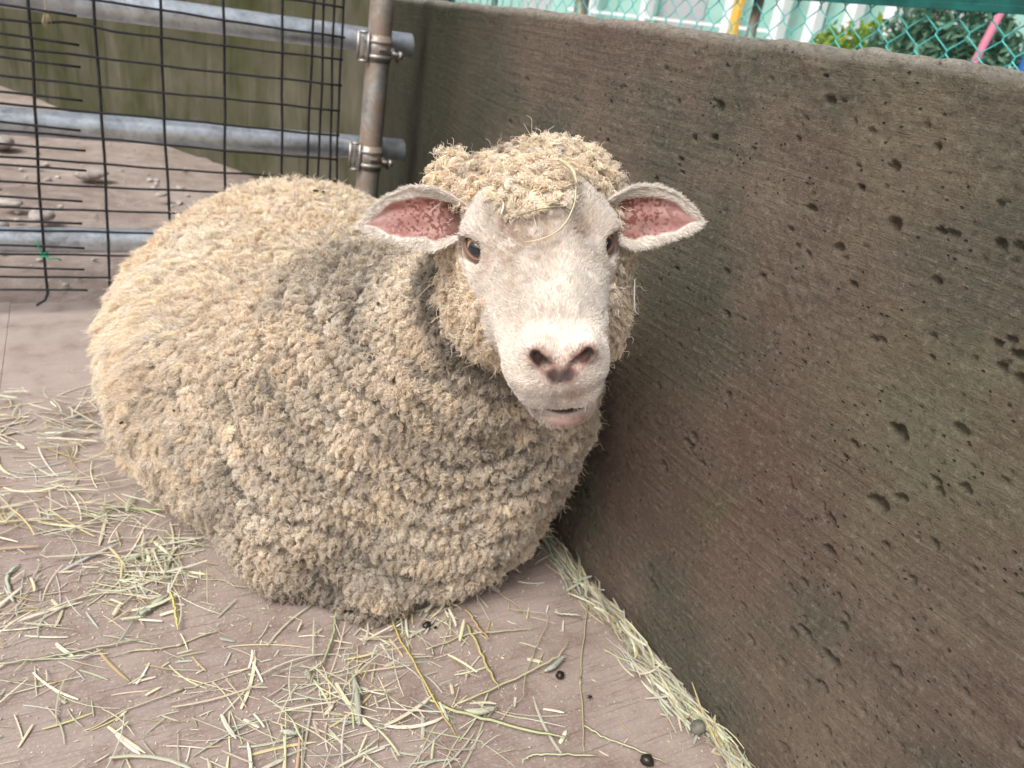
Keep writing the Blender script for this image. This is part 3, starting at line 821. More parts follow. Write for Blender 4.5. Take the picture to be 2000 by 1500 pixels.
# ================================================================== MATERIALS OF THE SETTING
def mat_concrete():
    k = NT('weathered_concrete')
    v = k.coord('Object')
    vs = k.coord('Object', (1, 13.0, 110.0))                       # board marks run along the wall
    vs2 = k.coord('Object', (1, 20.0, 260.0))
    big = k.noise(v, 2.2, 4, 0.6); mid = k.noise(v, 9.0, 5, 0.65, 0.4); fine = k.noise(v, 130.0, 6, 0.78); tiny = k.noise(v, 420.0, 3, 0.7)
    st = k.noise(vs, 1.6, 5, 0.6, 0.3); st2 = k.noise(vs2, 1.8, 3, 0.6)
    c = k.mixc(k.ramp(mid, [(0.30, 0.0), (0.72, 1.0)]), (0.118, 0.082, 0.061), (0.190, 0.151, 0.113))
    def near_pt(p, r):
        d = k.n('ShaderNodeVectorMath', operation='DISTANCE'); k.l(v, d.inputs[0]); d.inputs[1].default_value = p
        m = k.n('ShaderNodeMapRange'); m.interpolation_type = 'SMOOTHSTEP'; m.inputs['From Min'].default_value = r; m.inputs['From Max'].default_value = r * 0.15
        k.l(d.outputs['Value'], m.inputs['Value']); return m.outputs[0]
    # damp reddish stains
    c = k.mixc(k.ramp(k.noise(k.coord('Object', (1, 1, 1), (0.3, 0, 0)), 3.1, 3, 0.5), [(0.52, 0.0), (0.68, 0.40)]), c, (0.082, 0.047, 0.035))
    red = k.math('MULTIPLY', near_pt((0.73, 0.62, 0.36), 0.34), k.ramp(mid, [(0.25, 0.35), (0.65, 1.0)]))
    c = k.mixc(k.math('MULTIPLY', red, 0.62), c, (0.088, 0.045, 0.031))
    for p, r, q in (((0.73, 0.36, 0.55), 0.24, 0.75), ((0.73, 0.80, 0.52), 0.22, 0.70), ((0.73, 0.50, 0.86), 0.30, 0.45)):
        gm = k.math('MULTIPLY', near_pt(p, r), k.ramp(mid, [(0.25, 0.3), (0.6, 1.0)]))
        c = k.mixc(k.math('MULTIPLY', gm, q), c, (0.125, 0.122, 0.075))
    # grey-green algae
    alg = k.ramp(k.noise(k.coord('Object', (1, 1, 1), (0, 0.4, 0.2)), 3.6, 5, 0.65), [(0.46, 0.0), (0.60, 0.85)])
    c = k.mixc(alg, c, (0.0843, 0.0826, 0.0568))
    mo = k.ramp(k.noise(v, 6.0, 5, 0.7, 0.5), [(0.60, 0.0), (0.74, 0.6)])
    c = k.mixc(mo, c, (0.0860, 0.0929, 0.0396))
    # pale worn grain
    c = k.mixc(k.ramp(st, [(0.53, 0.0), (0.72, 0.42)]), c, (0.2150, 0.1806, 0.1419))
    c = k.mixc(k.ramp(fine, [(0.54, 0.0), (0.70, 0.6)]), c, (0.285, 0.250, 0.205))
    c = k.mixc(k.ramp(fine, [(0.30, 0.85), (0.45, 0.0)]), c, (0.0258, 0.0198, 0.0155))
    # small air holes
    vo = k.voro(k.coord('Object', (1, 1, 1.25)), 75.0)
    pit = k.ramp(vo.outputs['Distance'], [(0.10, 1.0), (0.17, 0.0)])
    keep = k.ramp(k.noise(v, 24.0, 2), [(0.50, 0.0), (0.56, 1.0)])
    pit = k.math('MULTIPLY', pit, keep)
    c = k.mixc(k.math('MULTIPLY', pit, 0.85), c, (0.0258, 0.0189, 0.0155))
    # the far end is mossy, the top edge painted pale as if light caught its rim
    sx = k.n('ShaderNodeSeparateXYZ'); k.l(v, sx.inputs[0])
    far = k.n('ShaderNodeMapRange'); far.inputs['From Min'].default_value = 1.15; far.inputs['From Max'].default_value = 1.9
    k.l(sx.outputs['Y'], far.inputs['Value'])
    mossf = k.math('MULTIPLY', far.outputs[0], k.ramp(mid, [(0.30, 0.88), (0.65, 1.0)]))
    c = k.mixc(k.math('MULTIPLY', mossf, 0.95), c, (0.022, 0.023, 0.009))
    top = k.n('ShaderNodeMapRange'); top.inputs['From Min'].default_value = 0.862; top.inputs['From Max'].default_value = 0.880
    k.l(sx.outputs['Z'], top.inputs['Value'])
    c = k.mixc(k.math('MULTIPLY', top.outputs[0], k.ramp(fine, [(0.35, 0.25), (0.6, 1.0)])), c, (0.3956, 0.3698, 0.3182))
    h = k.math('ADD', k.math('MULTIPLY', st, 0.48), k.math('MULTIPLY', st2, 0.28))
    h = k.math('ADD', h, k.math('MULTIPLY', fine, 0.9))
    h = k.math('ADD', h, k.math('MULTIPLY', tiny, 0.45))
    h = k.math('SUBTRACT', h, k.math('MULTIPLY', pit, 1.2))
    nb = k.bump(h, 1.0, 0.0055)
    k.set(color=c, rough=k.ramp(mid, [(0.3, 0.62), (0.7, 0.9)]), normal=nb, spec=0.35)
    return k.m

def mat_plywood():
    k = NT('worn_plywood')
    v = k.coord('Object')
    dirg = (0.0, 0.0, math.radians(-27))
    vg = k.coord('Object', (14.0, 160.0, 1.0), dirg)
    vg2 = k.coord('Object', (5.0, 420.0, 1.0), dirg)
    big = k.noise(v, 2.6, 4, 0.6); mid = k.noise(v, 12.0, 5, 0.65, 0.3); fine = k.noise(v, 210.0, 6, 0.8)
    g = k.noise(vg, 1.0, 5, 0.65, 0.4); g2 = k.noise(vg2, 1.0, 3, 0.6)
    c = k.mixc(k.ramp(big, [(0.36, 0.0), (0.64, 1.0)]), (0.245, 0.182, 0.160), (0.350, 0.277, 0.245))
    c = k.mixc(k.ramp(mid, [(0.42, 0.0), (0.72, 0.55)]), c, (0.40, 0.335, 0.30))
    c = k.mixc(k.ramp(mid, [(0.28, 0.75), (0.46, 0.0)]), c, (0.180, 0.120, 0.100))
    c = k.mixc(k.ramp(g, [(0.54, 0.0), (0.72, 0.7)]), c, (0.145, 0.095, 0.080))
    c = k.mixc(k.ramp(g2, [(0.58, 0.0), (0.72, 0.75)]), c, (0.115, 0.075, 0.065))
    c = k.mixc(k.ramp(fine, [(0.51, 0.0), (0.68, 0.7)]), c, (0.50, 0.44, 0.39))
    # greyer, dustier boards towards the gate
    sx = k.n('ShaderNodeSeparateXYZ'); k.l(v, sx.inputs[0])
    far = k.n('ShaderNodeMapRange'); far.inputs['From Min'].default_value = 1.2; far.inputs['From Max'].default_value = 2.2
    k.l(sx.outputs['Y'], far.inputs['Value'])
    c = k.mixc(k.math('MULTIPLY', far.outputs[0], k.ramp(mid, [(0.3, 0.35), (0.6, 0.75)])), c, (0.43, 0.365, 0.325))
    # damp spots
    dv = k.voro(k.coord('Object', (1.0, 1.6, 1)), 7.0)
    dp = k.math('MULTIPLY', k.ramp(dv.outputs['Distance'], [(0.13, 1.0), (0.2, 0.0)]), k.ramp(k.noise(v, 5.0, 2), [(0.52, 0.0), (0.6, 0.55)]))
    c = k.mixc(dp, c, (0.13, 0.085, 0.075))
    h = k.math('SUBTRACT', k.math('MULTIPLY', fine, 0.5), k.math('MULTIPLY', k.ramp(g2, [(0.60, 0.0), (0.75, 1.0)]), 0.8))
    h = k.math('ADD', h, k.math('MULTIPLY', mid, 0.4))
    k.set(color=c, rough=k.ramp(mid, [(0.3, 0.5), (0.7, 0.78)]), normal=k.bump(h, 0.5, 0.0015), spec=0.4)
    return k.m

def mat_dirt():
    k = NT('dry_dirt')
    v = k.coord('Object')
    a = k.noise(v, 1.6, 5, 0.65); b = k.noise(v, 14.0, 5, 0.7); f = k.noise(v, 120.0, 4, 0.7)
    c = k.mixc(k.ramp(a, [(0.35, 0.0), (0.65, 1.0)]), (0.235, 0.185, 0.160), (0.38, 0.315, 0.28))
    c = k.mixc(k.ramp(b, [(0.5, 0.0), (0.75, 0.7)]), c, (0.46, 0.40, 0.36))
    c = k.mixc(k.ramp(b, [(0.25, 0.6), (0.45, 0.0)]), c, (0.13, 0.10, 0.085))
    c = k.mixc(k.ramp(f, [(0.55, 0.0), (0.72, 0.5)]), c, (0.16, 0.125, 0.10))
    h = k.math('ADD', k.math('MULTIPLY', b, 1.0), k.math('MULTIPLY', f, 0.25))
    k.set(color=c, rough=0.92, normal=k.bump(h, 0.8, 0.02), spec=0.2)
    return k.m

def mat_moss_wall():
    k = NT('mossy_concrete')
    v = k.coord('Object'); vv = k.coord('Object', (3.0, 3.0, 0.6))
    a = k.noise(v, 1.7, 5, 0.65, 0.4); b = k.noise(vv, 3.2, 5, 0.6); f = k.noise(v, 70.0, 4, 0.7)
    c = k.mixc(k.ramp(a, [(0.38, 0.0), (0.66, 1.0)]), (0.095, 0.088, 0.062), (0.046, 0.049, 0.018))
    c = k.mixc(k.ramp(b, [(0.50, 0.0), (0.68, 0.8)]), c, (0.030, 0.034, 0.009))
    c = k.mixc(k.ramp(b, [(0.28, 0.6), (0.42, 0.0)]), c, (0.14, 0.128, 0.10))
    c = k.mixc(k.ramp(f, [(0.6, 0.0), (0.78, 0.5)]), c, (0.05, 0.045, 0.03))
    h = k.math('ADD', k.math('MULTIPLY', b, 0.6), k.math('MULTIPLY', f, 0.3))
    k.set(color=c, rough=0.9, normal=k.bump(h, 0.6, 0.01), spec=0.2)
    return k.m

def mat_galvanised(name, rust=0.0, tint=(0.50, 0.55, 0.60)):
    k = NT(name)
    v = k.coord('Object')
    a = k.noise(v, 22.0, 5, 0.65, 0.5); f = k.noise(v, 160.0, 3, 0.6)
    vo = k.voro(v, 60.0)
    c = k.mixc(k.ramp(a, [(0.36, 0.0), (0.66, 1.0)]), tuple(t * 0.62 for t in tint), tint)
    c = k.mixc(k.math('MULTIPLY', k.ramp(vo.outputs['Distance'], [(0.2, 0.0), (0.7, 1.0)]), 0.25), c, tuple(min(1, t * 1.25) for t in tint))
    r = k.ramp(k.noise(v, 9.0, 6, 0.7, 0.6), [(0.62 - 0.34 * rust, 0.0), (0.76 - 0.30 * rust, 0.9)])
    c = k.mixc(r, c, (0.27, 0.20, 0.155) if rust > 0.3 else (0.20, 0.16, 0.12))
    c = k.mixc(k.ramp(f, [(0.62, 0.0), (0.76, 0.55)]), c, (0.12, 0.10, 0.09))
    met = k.math('SUBTRACT', 0.72, k.math('MULTIPLY', r, 0.6))
    k.set(color=c, metal=met, rough=k.ramp(a, [(0.3, 0.28), (0.7, 0.5)]), normal=k.bump(f, 0.25, 0.001))
    return k.m

def mat_simple(name, col, rough=0.6, metal=0.0, var=0.25, scale=40.0, spec=0.4):
    k = NT(name)
    v = k.coord('Object')
    a = k.noise(v, scale, 4, 0.65)
    c = k.mixc(k.ramp(a, [(0.3, 0.0), (0.7, 1.0)]), tuple(x * (1 - var) for x in col), tuple(min(1, x * (1 + var)) for x in col))
    k.set(color=c, rough=rough, metal=metal, spec=spec, normal=k.bump(a, 0.2, 0.002))
    return k.m

def mat_attr(name, rough=0.7, spec=0.25, transl=0.0):
    k = NT(name); c = k.attr('col'); k.set(color=c, rough=rough, spec=spec)
    if transl:
        tr = k.n('ShaderNodeBsdfTranslucent'); k.l(c, tr.inputs['Color'])
        mx = k.n('ShaderNodeMixShader'); mx.inputs[0].default_value = transl
        k.l(k.b.outputs[0], mx.inputs[1]); k.l(tr.outputs[0], mx.inputs[2]); k.l(mx.outputs[0], k.out.inputs[0])
    return k.m

# ================================================================== SETTING
WALL_H = 0.880
def wall_front(y): return 0.730 + np.maximum(0, y - 1.35) * 0.19

PITS = [[0.418, 0.524, 0.0167], [0.506, 0.719, 0.0119], [0.397, 0.731, 0.0111], [0.413, 0.438, 0.0173], [0.474, 0.605, 0.0072], [0.483, 0.602, 0.006], [0.693, 0.548, 0.0084], [0.347, 0.385, 0.0086], [0.501, 0.164, 0.0119], [0.436, 0.236, 0.0153], [0.396, 0.294, 0.0093], [0.388, 0.402, 0.0087], [0.494, 0.107, 0.0076], [0.508, 0.02, 0.0113], [0.801, 0.792, 0.0115], [0.835, 0.746, 0.0074], [0.796, 0.754, 0.0101], [0.707, 0.123, 0.0116], [0.694, 0.103, 0.0133], [0.355, 0.655, 0.0077], [0.47, 0.529, 0.0037], [0.409, 0.559, 0.0041], [0.597, 0.661, 0.0076], [0.725, 0.754, 0.0048], [0.546, 0.671, 0.0049], [0.685, -0.015, 0.007], [0.359, 0.489, 0.0083], [0.378, 0.627, 0.0045], [0.393, 0.23, 0.0165], [0.393, 0.19, 0.0112], [0.411, 0.765, 0.0056], [0.653, 0.614, 0.0067], [0.912, 0.582, 0.0063], [0.813, 0.798, 0.0058], [0.504, 0.723, 0.0083]]

def build_setting():
    # ground: one sheet, slightly uneven, reaching far out
    xs = np.concatenate([np.linspace(-60, -3, 20), np.linspace(-2.8, 4, 90), np.linspace(4.3, 60, 24)])
    ys = np.concatenate([np.linspace(-40, 1.9, 20), np.linspace(2.0, 8, 100), np.linspace(8.3, 70, 24)])
    X, Y = np.meshgrid(xs, ys, indexing='ij')
    P = np.stack([X.ravel(), Y.ravel(), 0 * X.ravel()], -1)
    zz = -0.045 + 0.02 * fbm(P, 1.3, 3, 201) + 0.008 * fbm(P, 7.0, 3, 205)
    zz = np.where(Y.ravel() > 2.2, zz + 0.02 * np.clip(Y.ravel() - 2.2, 0, 1.5), np.minimum(zz, -0.03))
    zz = np.where(X.ravel() > 1.1, zz - 0.1, zz)
    P[:, 2] = zz
    nx, ny = len(xs), len(ys)
    i = np.arange(nx - 1)[:, None] * ny; j = np.arange(ny - 1)[None]
    Q = np.stack([i + j, i + ny + j, i + ny + j + 1, i + j + 1], -1).reshape(-1, 4)
    tag(np_mesh('ground', P, Q, mat_dirt()), kind='structure')

    # plywood floor: three sheets butted together on the ground
    ply = mat_plywood()
    fl = empty('floor', (0.0, 1.0, 0.0)); fl['kind'] = 'structure'
    bpy.context.view_layer.update()
    inv = fl.matrix_world.inverted()
    for (x0, x1, y0, y1, dz) in ((-0.1797, 0.80, -0.9, 2.285, 0.0), (-1.10, -0.1805, -0.9, 2.30, -0.0015), (-2.03, -1.104, -0.9, 2.28, 0.001)):
        o = Geo().box((x0, y0, -0.021 + dz), (x1, y1, dz)).build('plywood_sheet', ply, fl, False)
        o.matrix_parent_inverse = inv
        bevel(o, 0.0015, 2)

    # concrete wall with pits, board marks and a broken top edge
    ya = np.concatenate([np.arange(-0.9, 0.14, 0.012), np.arange(0.14, 1.12, 0.0023), np.arange(1.12, 2.3, 0.006), np.arange(2.3, 3.40, 0.012)])
    zf = np.linspace(-0.03, 0.862, 375)
    prof = [(0.0, z, 0) for z in zf]                                # (depth behind face, height, region)
    for a in np.linspace(10, 90, 7): prof.append((0.012 * (1 - math.cos(math.radians(a))), 0.862 + 0.016 * math.sin(math.radians(a)), 1))
    for d in np.linspace(0.020, 0.155, 16): prof.append((d, 0.878, 2))
    prof += [(0.165, 0.870, 3), (0.166, 0.6, 3), (0.166, -0.05, 3)]
    prof = np.array(prof); nv = len(prof); nu = len(ya)
    Yg = np.repeat(ya, nv); D = np.tile(prof[:, 0], nu); Zg = np.tile(prof[:, 1], nu); Rg = np.tile(prof[:, 2], nu)
    P = np.stack([np.zeros_like(Yg), Yg, Zg], -1)
    h = 0.0060 * fbm(P, 2.6, 2, 301) + 0.0022 * fbm(P, 16.0, 3, 305)
    rough = np.clip(0.25 + 1.3 * fbm(P, 3.3, 3, 311) + 0.9 * sstep(0.70, 0.86, Zg) * sstep(1.3, 0.7, Yg) + 0.5 * sstep(0.25, 0.0, Zg), 0.05, 1.2)
    h += rough * (0.0022 * fbm(P, 85.0, 3, 315))
    stv = P * np.array([1, 0.035, 1.0])
    h += 0.0009 * fbm(stv, 190.0, 2, 321) * (1.2 - 0.6 * rough)
    front = Rg < 1.5
    # pits
    wob = fbm(P, 95.0, 3, 331) * 0.75
    near = np.where((Yg > 0.05) & (Yg < 1.6) & (Rg == 0))[0]
    nY, nZ, nW = Yg[near], Zg[near], wob[near]
    plist = [(y, z, r * 0.52, 1.2 + 0.4 * random.random(), 0.8 + 0.25 * random.random(), 0.8 + 0.5 * random.random()) for y, z, r in PITS]
    for q in range(560):
        y = 0.12 + 1.25 * random.random() ** 1.2; z = 0.02 + 0.84 * random.random()
        r = 0.0020 + 0.0042 * random.random() ** 4
        plist.append((y, z, r, 0.9 + 0.8 * random.random(), 0.7 + 0.5 * random.random(), 0.6 + 0.6 * random.random()))
    hp = np.zeros(len(near))
    order = np.argsort(nY); sY = nY[order]
    for (y, z, r, ay, az, dp) in plist:
        a, b = np.searchsorted(sY, y - r * ay * 1.6), np.searchsorted(sY, y + r * ay * 1.6)
        ii = order[a:b]
        if not len(ii): continue
        q = np.sqrt(((nY[ii] - y) / (r * ay)) ** 2 + ((nZ[ii] - z) / (r * az)) ** 2) + nW[ii]
        hp[ii] = np.minimum(hp[ii], -r * (0.7 + 0.9 * dp) * np.clip(1 - q ** 4, 0, 1) ** 0.5 + 0 * q)
    h[near] += hp
    # chipped top edge
    chip = sstep(0.12, 0.5, fbm(np.stack([0 * Yg, Yg, 0 * Yg], -1), 9.0, 4, 341)) * 0.010 + 0.003 * fbm(np.stack([0 * Yg, Yg, 0 * Yg], -1), 45.0, 3, 345)
    edge = sstep(0.835, 0.875, Zg) * (Rg < 3)
    Zg2 = Zg - chip * edge * np.where(Rg < 2, 1.0, np.clip(1 - (D - 0.02) / 0.05, 0, 1)) + np.where(Rg >= 1, 0.003 * fbm(P + np.stack([D, 0 * D, 0 * D], -1), 60.0, 3, 351), 0) * (Rg < 3)
    Xg = wall_front(Yg) + D - np.where(Rg < 2, h, 0) * np.where(Zg < 0.0, 0.0, 1.0)
    V = np.stack([Xg, Yg, Zg2], -1)
    i = np.arange(nu - 1)[:, None] * nv; j = np.arange(nv - 1)[None]
    Q = np.stack([i + j, i + j + 1, i + nv + j + 1, i + nv + j], -1).reshape(-1, 4)
    w = np_mesh('concrete_wall', V, Q, mat_concrete())
    tag(w, 'rough brown concrete wall with pits and a chipped top edge, beside the sheep', 'wall')

    # mossy retaining wall behind the gate
    a = np.array([1.14, 3.36]); b = np.array([-3.6, 12.8]); n = 150
    t = np.linspace(0, 1, n) ** 1.4
    L = a + (b - a) * t[:, None]; dirv = nrm(b - a); nor = np.array([dirv[1], -dirv[0]]) * -1      # towards the yard
    if nor[0] > 0: nor = -nor
    zs = np.concatenate([np.linspace(-0.12, 1.70, 70)])
    Px = np.repeat(L[:, 0], len(zs)); Py = np.repeat(L[:, 1], len(zs)); Pz = np.tile(zs, n)
    P = np.stack([Px, Py, Pz], -1)
    d = 0.022 * fbm(P, 2.0, 3, 401) + 0.006 * fbm(P, 14.0, 2, 405)
    # two pour joints
    for tj in (0.115, 0.30):
        d -= 0.03 * np.exp(-((np.repeat(t, len(zs)) - tj) / 0.004) ** 2)
    P[:, 0] += nor[0] * d; P[:, 1] += nor[1] * d
    m = len(zs)
    Vb = P.copy().reshape(n, m, 3); Vb2 = Vb.copy(); Vb2[..., 0] -= nor[0] * 0.25; Vb2[..., 1] -= nor[1] * 0.25
    V = np.concatenate([Vb.reshape(-1, 3), Vb2[:, -1], Vb2[:, 0]])
    i = np.arange(n - 1)[:, None] * m; j = np.arange(m - 1)[None]
    Q = np.stack([i + j, i + m + j, i + m + j + 1, i + j + 1], -1).reshape(-1, 4)
    k = np.arange(n - 1); f0 = k * m + m - 1; tb = n * m + k; bb = n * m + n + k
    Q = np.concatenate([Q, np.stack([f0, f0 + m, tb + 1, tb], -1), np.stack([tb, tb + 1, bb + 1, bb], -1)])
    tag(np_mesh('mossy_wall', V, Q, mat_moss_wall()), 'olive green mossy concrete wall standing behind the pipe gate', 'wall')

def blob_geo(c, r, seed, nu=10, nv=7, sq=(1, 1, 1)):
    th = np.linspace(0, np.pi, nv)[:, None]; ph = np.linspace(0, 2 * np.pi, nu, endpoint=False)[None]
    d = np.stack([np.sin(th) * np.cos(ph), np.sin(th) * np.sin(ph), np.cos(th) + 0 * ph], -1).reshape(-1, 3)
    k = 1 + 0.28 * fbm(d + seed * 3.7, 1.4, 2, seed)
    V = d * k[:, None] * r * np.asarray(sq) + np.asarray(c)
    i = np.arange(nv - 1)[:, None] * nu; j = np.arange(nu)[None]; q = (j + 1) % nu
    Q = np.stack([i + j, i + nu + j, i + nu + q, i + q], -1).reshape(-1, 4)
    return V, Q

def build_yard():
    ms = mat_simple('pale_stone', (0.36, 0.32, 0.295), 0.85, 0, 0.4, 30.0)
    spots = [(-0.28, 3.00, 0.060, 'flat pale stone in the dirt, largest one behind the gate mesh'),
             (-0.12, 3.12, 0.045, 'pale stone beside the largest flat stone behind the gate'),
             (-0.22, 3.28, 0.035, 'whitish stone just above the two big stones behind the gate'),
             (0.58, 3.05, 0.050, 'grey broken stone in the dirt near the foot of the mossy wall'),
             (0.47, 3.20, 0.028, 'small grey stone left of the broken stone by the mossy wall'),
             (0.05, 3.75, 0.050, 'pale stone in the middle of the dirt yard behind the gate'),
             (-0.30, 4.35, 0.070, 'large pale stone far back in the yard at the left edge'),
             (-0.42, 3.70, 0.055, 'pale stone at the left edge behind the middle gate pipe'),
             (0.30, 3.45, 0.022, 'tiny pale stone alone in the bare dirt behind the gate'),
             (0.64, 2.85, 0.034, 'dark grey stone lying low behind the sheep’s back and the gate')]
    for q, (x, y, r, lab) in enumerate(spots):
        V, Q = blob_geo((0, 0, 0), r, 20 + q, 14, 9, (1.35, 0.9, 0.42))
        o = np_mesh('stone', V, Q, ms); o.location = (x, y, -0.005 + 0.02 * min(max(y - 2.2, 0), 1.5)); o.rotation_euler = (0, 0, q * 1.3)
        tag(o, lab, 'stone', 'stones in the yard behind the gate')
    G = Geo()
    for q in range(900):
        x = -1.2 + 2.2 * random.random(); y = 2.45 + 3.6 * random.random()
        if x > 0.9 - (y - 3.4) * 0.5 - 0.05: continue
        r = 0.002 + 0.011 * random.random() ** 4
        V, Q = blob_geo((x, y, -0.036 + 0.02 * min(max(y - 2.2, 0), 1.5)), r, 40 + q % 50, 6, 5, (1.2, 1.0, 0.7))
        c = 0.30 + 0.25 * random.random()
        G.add(V, Q, (), (c, c * 0.92, c * 0.86))
    tag(G.build('pebbles', mat_attr('pebble', 0.9), None, True, True), kind='stuff')

def build_gate():
    gal = mat_galvanised('galvanised_pipe', 0.0, (0.66, 0.72, 0.78))
    old = mat_galvanised('rusty_pipe', 0.75, (0.50, 0.49, 0.47))
    cl = mat_galvanised('clamp_steel', 0.45, (0.44, 0.42, 0.40))
    wire_m = mat_simple('black_wire', (0.028, 0.028, 0.032), 0.42, 0.3, 0.4, 60.0)
    root = empty('pipe_gate', (0.745, 2.2, 0.0), 'gate of galvanised pipes and black wire mesh clamped to a rusty post', 'gate')
    bpy.context.view_layer.update(); inv = root.matrix_world.inverted()
    def A(o): o.matrix_parent_inverse = inv; return o
    yp = 2.268
    for (z0, z1, xe) in ((0.752, 0.752, 0.868), (0.470, 0.461, 0.868), (0.178, 0.172, 0.868)):
        x0 = -1.30; G = Geo(); R = 0.0325
        n = 30; xs = np.linspace(x0, xe, n)
        P = np.stack([xs, np.full(n, yp) + 0.002 * np.sin(xs * 4), z0 + (z1 - z0) * (xs + 0.15) / 0.97], -1)
        G.tube(P, R, 24, cap=False)
        # open hollow end with wall thickness
        e = P[-1]; a = np.linspace(0, 2 * np.pi, 24, endpoint=False)
        ring = lambda r, dx: e + np.stack([np.full(24, dx), np.cos(a) * r, np.sin(a) * r], -1)
        V = np.concatenate([ring(R, 0), ring(R - 0.004, 0.0005), ring(R - 0.004, -0.08)]); k = np.arange(24); k2 = (k + 1) % 24
        Q = np.concatenate([np.stack([k, k2, k2 + 24, k + 24], -1), np.stack([k + 24, k2 + 24, k2 + 48, k + 48], -1)])
        G.add(V, Q, [[48 + i, 48 + (i + 1) % 24, 48 + (i + 2) % 24] for i in range(0)])
        A(G.build('pipe', gal, root))
    # post, leaning a little
    pa = np.array([0.733, 2.195, -0.045]); pb = np.array([0.762, 2.195, 1.25]); n = 24
    P = pa + (pb - pa) * np.linspace(0, 1, n)[:, None]
    A(Geo().tube(P, 0.0325, 24).build('post', old, root))
    # clamps: band, buckle, saddle rib and bolt
    for zc in (0.737, 0.447):
        t = (zc - pa[2]) / (pb[2] - pa[2]); c = pa + (pb - pa) * t
        G = Geo()
        for dz, r, hgt in ((0.018, 0.0365, 0.006), (-0.020, 0.0365, 0.006)):
            G.tube(np.array([c + [0, 0, dz - hgt], c + [0, 0, dz - hgt * .5], c + [0, 0, dz + hgt * .5], c + [0, 0, dz + hgt]]), [r - .002, r + .0015, r + .0015, r - .002], 24)
        G.tube(np.array([c + [0, 0, -0.034], c + [0, 0, 0.034]]), 0.0345, 24)
        band = A(G.build('clamp', cl, root))
        b = Geo().box((-0.010, -0.004, -0.004), (0.010, 0.004, 0.004)); M = np.eye(4); M[:3, 3] = c + [0.0, -0.0365, 0.0]
        G2 = Geo(); G2.box((-0.011, -0.003, -0.004), (0.011, 0.003, 0.004), None, M)
        rib = G2.build('rib', cl, band); bevel(rib, 0.0015)
        # rectangular buckle loop on the left, hanging on the pipe saddle
        q = c + np.array([-0.047, -0.012, 0.002]); w, hh = 0.012, 0.036
        loop = [q + [-w, 0.006, -hh], q + [w, -0.006, -hh], q + [w, -0.006, hh], q + [-w, 0.006, hh], q + [-w, 0.006, -hh]]
        G3 = Geo()
        for i in range(4): G3.tube(np.array([loop[i], loop[i + 1]]), 0.0042, 8)
        bk = G3.build('buckle', cl, band)
        G4 = Geo(); G4.tube(np.array([c + [0.030, -0.026, -0.006], c + [0.062, -0.020, -0.010]]), 0.0050, 8)
        G4.tube(np.array([c + [0.050, -0.022, -0.009], c + [0.060, -0.021, -0.010]]), 0.0105, 6)
        G4.tube(np.array([c + [0.030, -0.018, 0.006], c + [0.040, -0.010, -0.018], c + [0.054, -0.006, -0.026]]), [0.007, 0.008, 0.006], 8)
        bo = G4.build('bolt', cl, band)
        G5 = Geo(); M = np.eye(4); M[:3, 3] = c + [-0.01, 0.045, 0.0]
        G5.box((-0.03, -0.018, -0.030), (0.045, 0.012, 0.030), None, M)
        sd = G5.build('saddle', cl, band); bevel(sd, 0.006, 3)
    # wire mesh: uprights
    ym = 2.205
    def wire(P, r): return A(Geo().tube(np.asarray(P, float), r, 6).build('wire', wire_m, root))
    ups = [(-0.205, -0.230, 0.04), (-0.062, -0.094, 0.052), (0.070, 0.055, 0.04), (0.209, 0.207, 0.02), (0.352, 0.351, 0.02), (0.497, 0.501, 0.02), (0.577, 0.575, 0.08),
           (0.600, 0.602, 0.02), (0.630, 0.634, 0.02), (0.652, 0.658, 0.02), (-0.345, -0.372, 0.03), (-0.485, -0.508, 0.03), (-0.625, -0.645, 0.03)]
    for q, (x1, x0, zb) in enumerate(ups):
        z = np.linspace(zb, 1.22, 26)
        x = x0 + (x1 - x0) * (z / 0.77) + 0.0018 * np.sin(z * 9 + q * 2.1) + 0.0008 * np.sin(z * 31 + q)
        P = np.stack([x, np.full(26, ym + (0.004 if q != 6 else 0.02)) + 0.003 * np.sin(z * 7 + q), z], -1)
        if q == 1:
            P = np.concatenate([[[-0.118, ym, 0.022], [-0.098, ym, 0.036]], P])
        wire(P, 0.0035)
    # horizontals of the first panel
    hz = [0.700, 0.641, 0.579, 0.520, 0.460, 0.398, 0.339, 0.278, 0.220, 0.158, 0.100, 0.766, 0.824, 0.885, 0.945, 1.005, 1.065, 1.125, 1.185]
    hs_ = [(-.002), -.009, -.012, -.02, -.028, -.024, -.016, -.02, -.014, -.009, -.010, -0.013, 0.001, 0, 0, 0, 0, 0, 0]
    for q, (zc, sl) in enumerate(zip(hz, hs_)):
        x = np.linspace(-1.3, 0.655 + 0.004 * math.sin(q * 3), 40)
        z = zc + sl * (x + 0.15) / 0.8 + 0.0012 * np.sin(x * 11 + q * 1.7) + 0.0007 * np.sin(x * 37 + q)
        if q == 0: z = z + 0.010 * np.exp(-((x - 0.02) / 0.05) ** 2)
        P = np.stack([x, np.full(40, ym - 0.002) + 0.003 * np.sin(x * 6 + q), z], -1)
        wire(P, 0.0029)
    # cut wire ends of the overlapping second panel
    st = [(0.031, 0.725), (0.031, 0.663), (0.030, 0.615), (0.028, 0.540), (0.018, 0.471), (0.025, 0.424), (0.023, 0.375), (0.008, 0.298), (0.003, 0.241), (0.003, 0.177), (-0.002, 0.121), (0.001, 0.065), (0.03, 0.785), (0.03, 0.845)]
